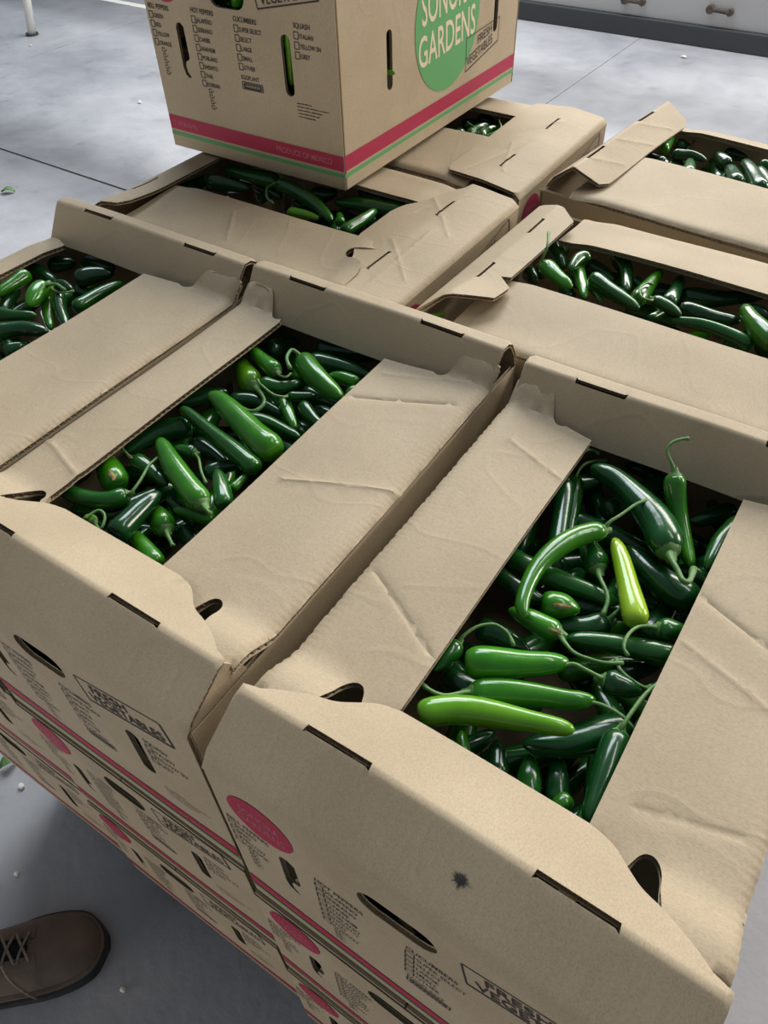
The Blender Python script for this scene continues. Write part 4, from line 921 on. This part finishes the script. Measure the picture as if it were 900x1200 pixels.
["F",0,104,[[545,461,-537],[602,689,-537],[714,980,-537],[827,1187,-537]],[],0],
["F",1,110,[[-152,648,-955],[-235,863,-955],[-398,1117,-955],[-559,1282,-955]],[],0],
["F",0,107,[[-1564,628,-640],[-1693,802,-640],[-1814,1059,-640],[-1865,1270,-640]],[],0],
["F",0,112,[[-354,843,-415],[-121,832,-415],[183,871,-415],[405,941,-415]],[],0],
["G",0,100,[[1548,69,-793],[1309,179,-793],[998,342,-793],[771,475,-793]],[],0],
["H",2,105,[[-505,1108,-437],[-739,1203,-437],[-1054,1325,-437],[-1291,1413,-437]],[],0],
["H",0,118,[[-2280,1382,-523],[-2078,1352,-523],[-1813,1371,-523],[-1618,1430,-523]],[],0]]''')
def chilli_mesh(P, r, seed):
    rr = random.Random(seed); n = 16; L = sum((P[i+1]-P[i]).length for i in range(len(P)-1)); m = len(P)
    verts, faces = [], []; up = Vector((0, 0, 1)); acc = 0; ph = rr.uniform(0, 6); ph2 = rr.uniform(0, 6); lob = rr.uniform(.015, .05)
    for i, p in enumerate(P):
        if i: acc += (P[i]-P[i-1]).length
        s = acc/L; e = L-acc
        k = 1-.46*max(0, (s-.12)/.88)**1.5
        if acc < r*.9: k *= .42+.58*math.sqrt(max(0, 1-(1-acc/(r*.9))**2))
        if e < r*1.3: k *= math.sqrt(max(.0, 1-(1-e/(r*1.3))**2))*.94+.06
        k *= 1+.035*math.sin(s*9+ph)
        t = (P[min(i+1, m-1)]-P[max(i-1, 0)]).normalized(); sd = t.cross(up)
        sd = sd.normalized() if sd.length > 1e-3 else Vector((1, 0, 0)); u2 = sd.cross(t)
        for j in range(n):
            a = 2*math.pi*j/n; q = 1+lob*math.cos(3*a+ph2+s*1.5)
            verts.append(p+(sd*math.cos(a)+u2*math.sin(a))*r*k*q)
    for i in range(m-1):
        for j in range(n): a, b = i*n+j, i*n+(j+1) % n; faces.append([a, b, b+n, a+n])
    faces.append(list(range(n))[::-1]); faces.append([(m-1)*n+j for j in range(n)])
    return verts, faces
def place(P):
    """steps along the spine, denser at both rounded ends"""
    C_ = catmull(P, 40); d = [0]
    for a, b in zip(C_, C_[1:]): d.append(d[-1]+(b-a).length)
    L = d[-1]; us = [0, .012, .03, .06, .1, .17, .25, .33, .41, .49, .57, .65, .73, .8, .86, .91, .945, .97, .987, 1]
    out = []
    for u in us:
        t = u*L; i = max(k for k in range(len(d)-1) if d[k] <= t+1e-12); w_ = (t-d[i])/max(1e-9, d[i+1]-d[i]); out.append(C_[i].lerp(C_[i+1], w_))
    return out
def chilli(box, col, r, sp, st, label, seed):
    x, y, t = POSE[box]; M_ = Matrix.Translation((x, y, 0)) @ Matrix.Rotation(t, 4, 'Z')
    W_ = [M_ @ Vector([c/1e4 for c in p]) for p in sp]; r = r/1e4
    P = place(W_); base = sum(P, Vector())/len(P); base.z -= r
    V, F = chilli_mesh([p-base for p in P], r, seed)
    if not label:
        u, v_ = (sum(c[k] for c in sp)/len(sp)/1e4 for k in (0, 1)); z_ = sum(c[2] for c in sp)/len(sp)/1e4
        near = ('near', 'middle', 'far')[sum(v_ > q for q in ((-.06, .07) if box in 'ABC' else (-.01, .05)))]
        lr = ('left', 'centre', 'right')[sum(u > q for q in ((-.04, .02) if box in 'ABC' else (-.09, .05)))]
        d_ = [sp[-1][k]/1e4-sp[0][k]/1e4 for k in (0, 1)]; L_ = math.hypot(*d_); an = math.degrees(math.atan2(d_[1], d_[0])) % 180
        way = 'lying crosswise' if an < 22 or an > 158 else 'lying lengthwise' if 68 < an < 112 else 'slanting right' if an < 90 else 'slanting left'
        lab = '%s %s chilli %s, %s, %s %s, %s' % ('short' if L_ < .055 else 'long' if L_ > .075 else 'mid-sized', ('dark green', 'deep green', 'bright green', 'small light green', '')[col], 'showing' if z_ > -.04 else 'half buried' if z_ > -.062 else 'buried deep', way, near, lr, WHERE[box])
    else: lab = label
    props = dict(label=lab.replace('far left carton', 'left-edge carton'), category='chilli', group='chillies in the '+WHERE[box])
    if not st and not (label and 'scar' in label):
        o = link('green_chilli', pyd(V, F), None, [PEP[col]], True, **props); o.location = base; return o
    o = empty('green_chilli', base, 0, **props)
    link('fruit', pyd(V, F), o, [PEP[col]], True)
    ax = (P[0]-P[3]).normalized(); wide = 1
    if st:
        S_ = [M_ @ Vector([c/1e4 for c in p])-base for p in st]; p0 = P[0]-base
        S_ = [p0-ax*r*.1]+[p for p in S_ if (p-p0).dot(ax) > -r*.2 or (p-p0).length > r]
        path = catmull(S_, 16); m = len(path)
        rad = [max(.0014, r*(.15+.17*max(0, 1-i/5)**1.5))*(1.0 if i < m-2 else 1.3) for i in range(m)]
        v, f = tube(path, rad, 8); link('stem', pyd(v, f), o, [STEM], True)
        # calyx: a five lobed cap drawn out into the stem
        sd = ax.cross(Vector((0, 0, 1))); sd = sd.normalized() if sd.length > 1e-3 else Vector((1, 0, 0)); u2 = sd.cross(ax)
        n = 20; v, f = [], []
        for kk, (rad_, off) in enumerate(((.70, -.22), (.62, -.02), (.48, .12), (.36, .28), (.24, .7))):
            for j in range(n):
                a = 2*math.pi*j/n; q = 1; oo = off
                if kk == 0: oo = off+.12*math.cos(5*a)
                v.append(p0+ax*(oo*r)+(sd*math.cos(a)+u2*math.sin(a))*(r*rad_*q*(1.03 if kk < 2 else 1)))
        for kk in range(4):
            for j in range(n): a, b = kk*n+j, kk*n+(j+1) % n; f.append([a, b, b+n, a+n])
        link('calyx', pyd(v, f), o, [STEM], True)
    if label and 'scar' in label:
        c = (P[9] if 'corky' in label else P[2])-base; tl = (P[11]-P[7]).normalized() if 'corky' in label else (P[3]-P[1]).normalized()
        vdir = (Vector((0, 0, CAM_Z))-base-c).normalized(); sd = tl.cross(vdir).normalized(); up = sd.cross(tl).normalized()
        v, f = [c+up*r*1.05], []
        n = 18; rr = random.Random(seed)
        for j in range(n):
            a = 2*math.pi*j/n; q = rr.uniform(.6, 1.1); al, bl = math.cos(a)*q*.75*r, math.sin(a)*q*.2*r
            v.append(c+tl*al+sd*bl+up*math.sqrt(max(0, r*r-bl*bl))*.99)
        f = [[0, 1+j, 1+(j+1) % n] for j in range(n)]
        link('scar', pyd(v, f), o, [SCAB], label='brown corky scar')
    return o
for i, a in enumerate(PEPPERS): chilli(*a, seed=i)
# chillies showing through the hand holes of the tall carton
def tall_chilli(col, r, pts, label, st=None):
    x, y, z = tall.location; M_ = Matrix.Translation((x, y, z)) @ Matrix.Rotation(.0175, 4, 'Z')
    loc = [M_ @ Vector(p) for p in pts]; P = place(loc); base = sum(P, Vector())/len(P); base.z -= r
    V, F = chilli_mesh([p-base for p in P], r, len(label))
    o = link('green_chilli', pyd(V, F), None, [PEP[col]], True, label=label, category='chilli', group='chillies in the tall printed carton'); o.location = base
hh = lambda s, h, d: (s, -D2+d, h-HB)
tall_chilli(2, .0125, [hh(.004, .240, .0180), hh(-.002, .215, .0175), hh(-.012, .190, .0185)], 'green chilli behind the wide hand hole of the tall printed carton')
tall_chilli(3, .0085, [hh(.084, .204, .0130), hh(.0790, .160, .0125), hh(.075, .118, .0130)], 'green chilli behind the right slot on the list side of the tall printed carton')
tall_chilli(0, .011, [hh(.07, .125, .030), hh(.09, .118, .03), hh(.12, .10, .03)], 'dark chilli low behind the right slot of the tall printed carton')
tall_chilli(3, .0055, [(W2-.045, -.139, .112-HB), (W2-.02, -.141, .116-HB), (W2+.010, -.140, .121-HB)], 'small light green chilli tip sticking out of the slot beside the green disc')

chilli('D', 0, 135, [[-2340, -700, -320], [-2330, -20, -295], [-2345, 650, -320]], [], 'dark chilli lying against the hand hole at the left end, carton below the tall one', 901)
# chillies packed behind the hand holes of the front cartons
def packed_mesh():
    rr = random.Random(77); vs, fs = [], []
    for i in range(110):
        s = rr.uniform(-.13, .13); h = rr.uniform(.075, .226); a = rr.uniform(0, math.pi); L = rr.uniform(.025, .038); y = -D2+.020+.012*(i % 3)
        P = place([(s-L*math.cos(a), y, h-HB-L*math.sin(a)), (s, y+.004, h-HB), (s+L*math.cos(a), y, h-HB+L*math.sin(a))])
        if max(p.z for p in P) > -.024 or max(abs(p.x) for p in P) > .145: continue
        V, F = chilli_mesh(P[::2], .0105, i); o = len(vs); vs += V; fs += [[k+o for k in f] for f in F]
    me = pyd(vs, fs); me.polygons.foreach_set('use_smooth', [True]*len(me.polygons)); me.materials.append(PEP[0]); return me
PACK = packed_mesh()
o = link('packed_chillies', PACK, None, (), label='dark chillies packed inside the tall printed carton behind its list side', category='chillies', kind='stuff')
o.location = tall.location+Vector((0, .016, 0)); o.rotation_euler = tall.rotation_euler
for r in [o for o in COL.objects if o.name.startswith('produce_carton') and o is not tall]:
    if any(w_ in r['label'] for w_ in ('front', 'left-edge', 'left edge', 'nearest')):
        o = link('packed_chillies', PACK, None, (), label='dark chillies packed behind the holes of the '+(r['label'] if 'below the' in r['label'] else r['label'].split(',')[0]).replace('kraft ', '').replace(' from the top', '').replace('below the ', 'below ').replace('hand holes', 'holes').replace(' of green chillies', ''), category='chillies', kind='stuff')
        o.location = r.location; o.rotation_euler = r.rotation_euler; o['label'] = ' '.join(o['label'].split()[:16])

# ------------------------------------------------------------------ small litter on the floor
def leaf_scrap(px, py, L, rz, label):
    p = at(px, py, FLOOR+.004); v, f = [], []
    for i in range(7):
        u = i/6; hw = L*.3*math.sin(math.pi*min(1, u*.92+.04))
        for k in (-1, 0, 1): v.append((L*(u-.5), hw*k, .006*abs(k)+.012*math.sin(math.pi*u)))
    for i in range(6):
        for k in range(2): a = i*3+k; f.append([a, a+1, a+4, a+3])
    nv = len(v); v += [(x, y, z-.0015) for x, y, z in v]; f += [[i+nv for i in q[::-1]] for q in f]
    o = link('leaf_scrap', pyd(v, f), None, [STEM], True, label=label, category='leaf'); o.location = p; o.rotation_euler = (0, 0, rz); return o
leaf_scrap(10, 225, .06, .6, 'curled green leaf scrap on the bright concrete at the upper left')
leaf_scrap(11, 895, .035, 1.2, 'small green leaf scrap on the shaded concrete beside the stack, lower left')
for i, (px, py, s_, lab) in enumerate(((801, 68, .02, 'white crumb on the concrete at the right near the wall'), (164, 121, .016, 'white crumb on the bright concrete left of the tall carton'),
        (26, 922, .010, 'white crumb on the shaded concrete left of the stack'), (20, 1025, .007, 'tiny white crumb on the concrete above the boot'), (36, 54, .012, 'white crumb on the concrete below the post'),
        (145, 1160, .008, 'pale crumb on the concrete right of the boot'))):
    bm = bmesh.new(); bmesh.ops.create_icosphere(bm, subdivisions=2, radius=s_*.6)
    rr = random.Random(i)
    for v_ in bm.verts: v_.co = Vector((v_.co.x*1.3, v_.co.y, v_.co.z*.5))*rr.uniform(.75, 1.1)
    me = bpy.data.meshes.new('mesh'); bm.to_mesh(me); bm.free()
    o = link('crumb', me, None, [WHITEP], True, label=lab, category='crumb'); o.location = at(px, py, FLOOR)+Vector((0, 0, s_*.4))

# ------------------------------------------------------------------ work boot
toe = Vector((-.612, .004, FLOOR)); hd = math.atan2(.105, .121)+.16
boot = empty('work_boot', toe, hd, label='brown leather lace-up work boot on the concrete floor at the lower left', category='boot')
ST = [(.001, .017, .030, 0), (.006, .029, .042, .0), (.018, .041, .052, .001), (.04, .049, .060, .002), (.07, .0535, .066, .003), (.10, .054, .075, .004), (.13, .050, .088, .004), (.16, .046, .102, .003),
      (.185, .043, .122, .002), (.205, .041, .148, .001), (.235, .038, .156, 0), (.265, .036, .150, 0), (.283, .026, .146, 0), (.290, .012, .120, 0)]
def loft(sts, base, n=22, pw=2.5, z0=.022):
    v, f = [], []
    for s_, hw, h, off in sts:
        for k in range(n+1):
            a = math.pi*k/n; cx, sz = math.cos(a), math.sin(a)
            yy = hw*math.copysign(abs(cx)**(2/pw), cx)*(1+.05*(1-abs(cx))); zz = z0+(h-z0)*abs(sz)**(2/pw)
            v.append((-s_, yy+off, zz))
    m = n+1
    for i in range(len(sts)-1):
        for k in range(n): a = i*m+k; f.append([a, a+1, a+1+m, a+m])
        f.append([i*m+n, i*m, i*m+m, i*m+m+n])
    f.append(list(range(m))); f.append([(len(sts)-1)*m+k for k in range(m)][::-1])
    return v, f
v, f = loft(ST, 0); up_o = link('upper', pyd(v, f), boot, [LEATHER], True)
sub = up_o.modifiers.new('smooth', 'SUBSURF'); sub.levels = 1; sub.render_levels = 2
def outline_pts(grow):
    L_ = [(-s_, hw+grow+off) for s_, hw, h, off in ST]; R_ = [(-s_, -hw-grow+off) for s_, hw, h, off in ST]
    p = [(.001+grow, 0), (.001+grow*.9, .012)]+L_[1:]+[(-.296-grow*.5, 0)]+R_[:0:-1]+[(.001+grow*.9, -.012)]
    return smooth_poly(p, 2)
def prism(pts, z0, z1):
    n = len(pts); v = [(x, y, z0) for x, y in pts]+[(x, y, z1) for x, y in pts]
    return pyd(v, [list(range(n))[::-1], [n+i for i in range(n)]]+[[i, (i+1) % n, n+(i+1) % n, n+i] for i in range(n)])
link('sole', prism(outline_pts(.009), 0, .020), boot, [SOLE], label='dark rubber sole'); link('welt', prism(outline_pts(.0045), .020, .026), boot, [LEATHER])
def top_z(s_, y):
    for a, b in zip(ST, ST[1:]):
        if a[0] <= s_ <= b[0]:
            u = (s_-a[0])/(b[0]-a[0]); hw = a[1]+(b[1]-a[1])*u; h = a[2]+(b[2]-a[2])*u; off = a[3]+(b[3]-a[3])*u
            c = min(1, abs((y-off)/hw)); return .022+(h-.022)*(1-c**2.5)**(1/2.5)
    return .1
v, f = [], []
for i in range(10):
    s_ = .098+i*.0115
    for k in range(5): y = (-.5+k/4)*(.026+.010*i/9); v.append((-s_, y+.003, top_z(s_, y)+.0022+.003*(1-abs(k-2)/2)))
for i in range(9):
    for k in range(4): a = i*5+k; f.append([a, a+1, a+6, a+5])
nv = len(v); v += [(x, y, z-.004) for x, y, z in v]; f += [[i+nv for i in q[::-1]] for q in f]
link('tongue', pyd(v, f), boot, [TONGUE], True, label='black lining showing under the laces')
for sd in (-1, 1):      # eyelet stays
    v, f = [], []
    for i in range(10):
        s_ = .088+i*.0125
        for k in range(5): y = sd*(.013+.006*i/9+k/4*.021); v.append((-s_, y+.003, top_z(min(s_, .2), y)+.0028))
    for i in range(9):
        for k in range(4): a = i*5+k; f.append([a, a+1, a+6, a+5])
    nv = len(v); v += [(x, y, z-.005) for x, y, z in v]; f += [[i+nv for i in q[::-1]] for q in f]
    link('eyelet_stay', pyd(v, f), boot, [LEATHER], True)
for i in range(5):
    for sd in (-1, 1):
        s0, s1 = .094+i*.020, .094+(i+1)*.020-.002; p = []
        for k in range(7): u = k/6; s_ = s0+(s1-s0)*u; y = sd*(-.022+.044*u); p.append((-s_, y+.003, top_z(s_, y)+.006+.003*math.sin(math.pi*u)+(.0015 if sd > 0 else 0)))
        v, f = tube(p, [.0022]*7, 8); link('lace', pyd(v, f), boot, [LACE], True)
p = [(-.128, -.020, .098), (-.118, -.040, .088), (-.105, -.055, .055), (-.098, -.060, .030)]
v, f = tube(catmull(p, 12), [.0022]*13, 8); link('lace', pyd(v, f), boot, [LACE], True, label='loose lace end hanging over the side')
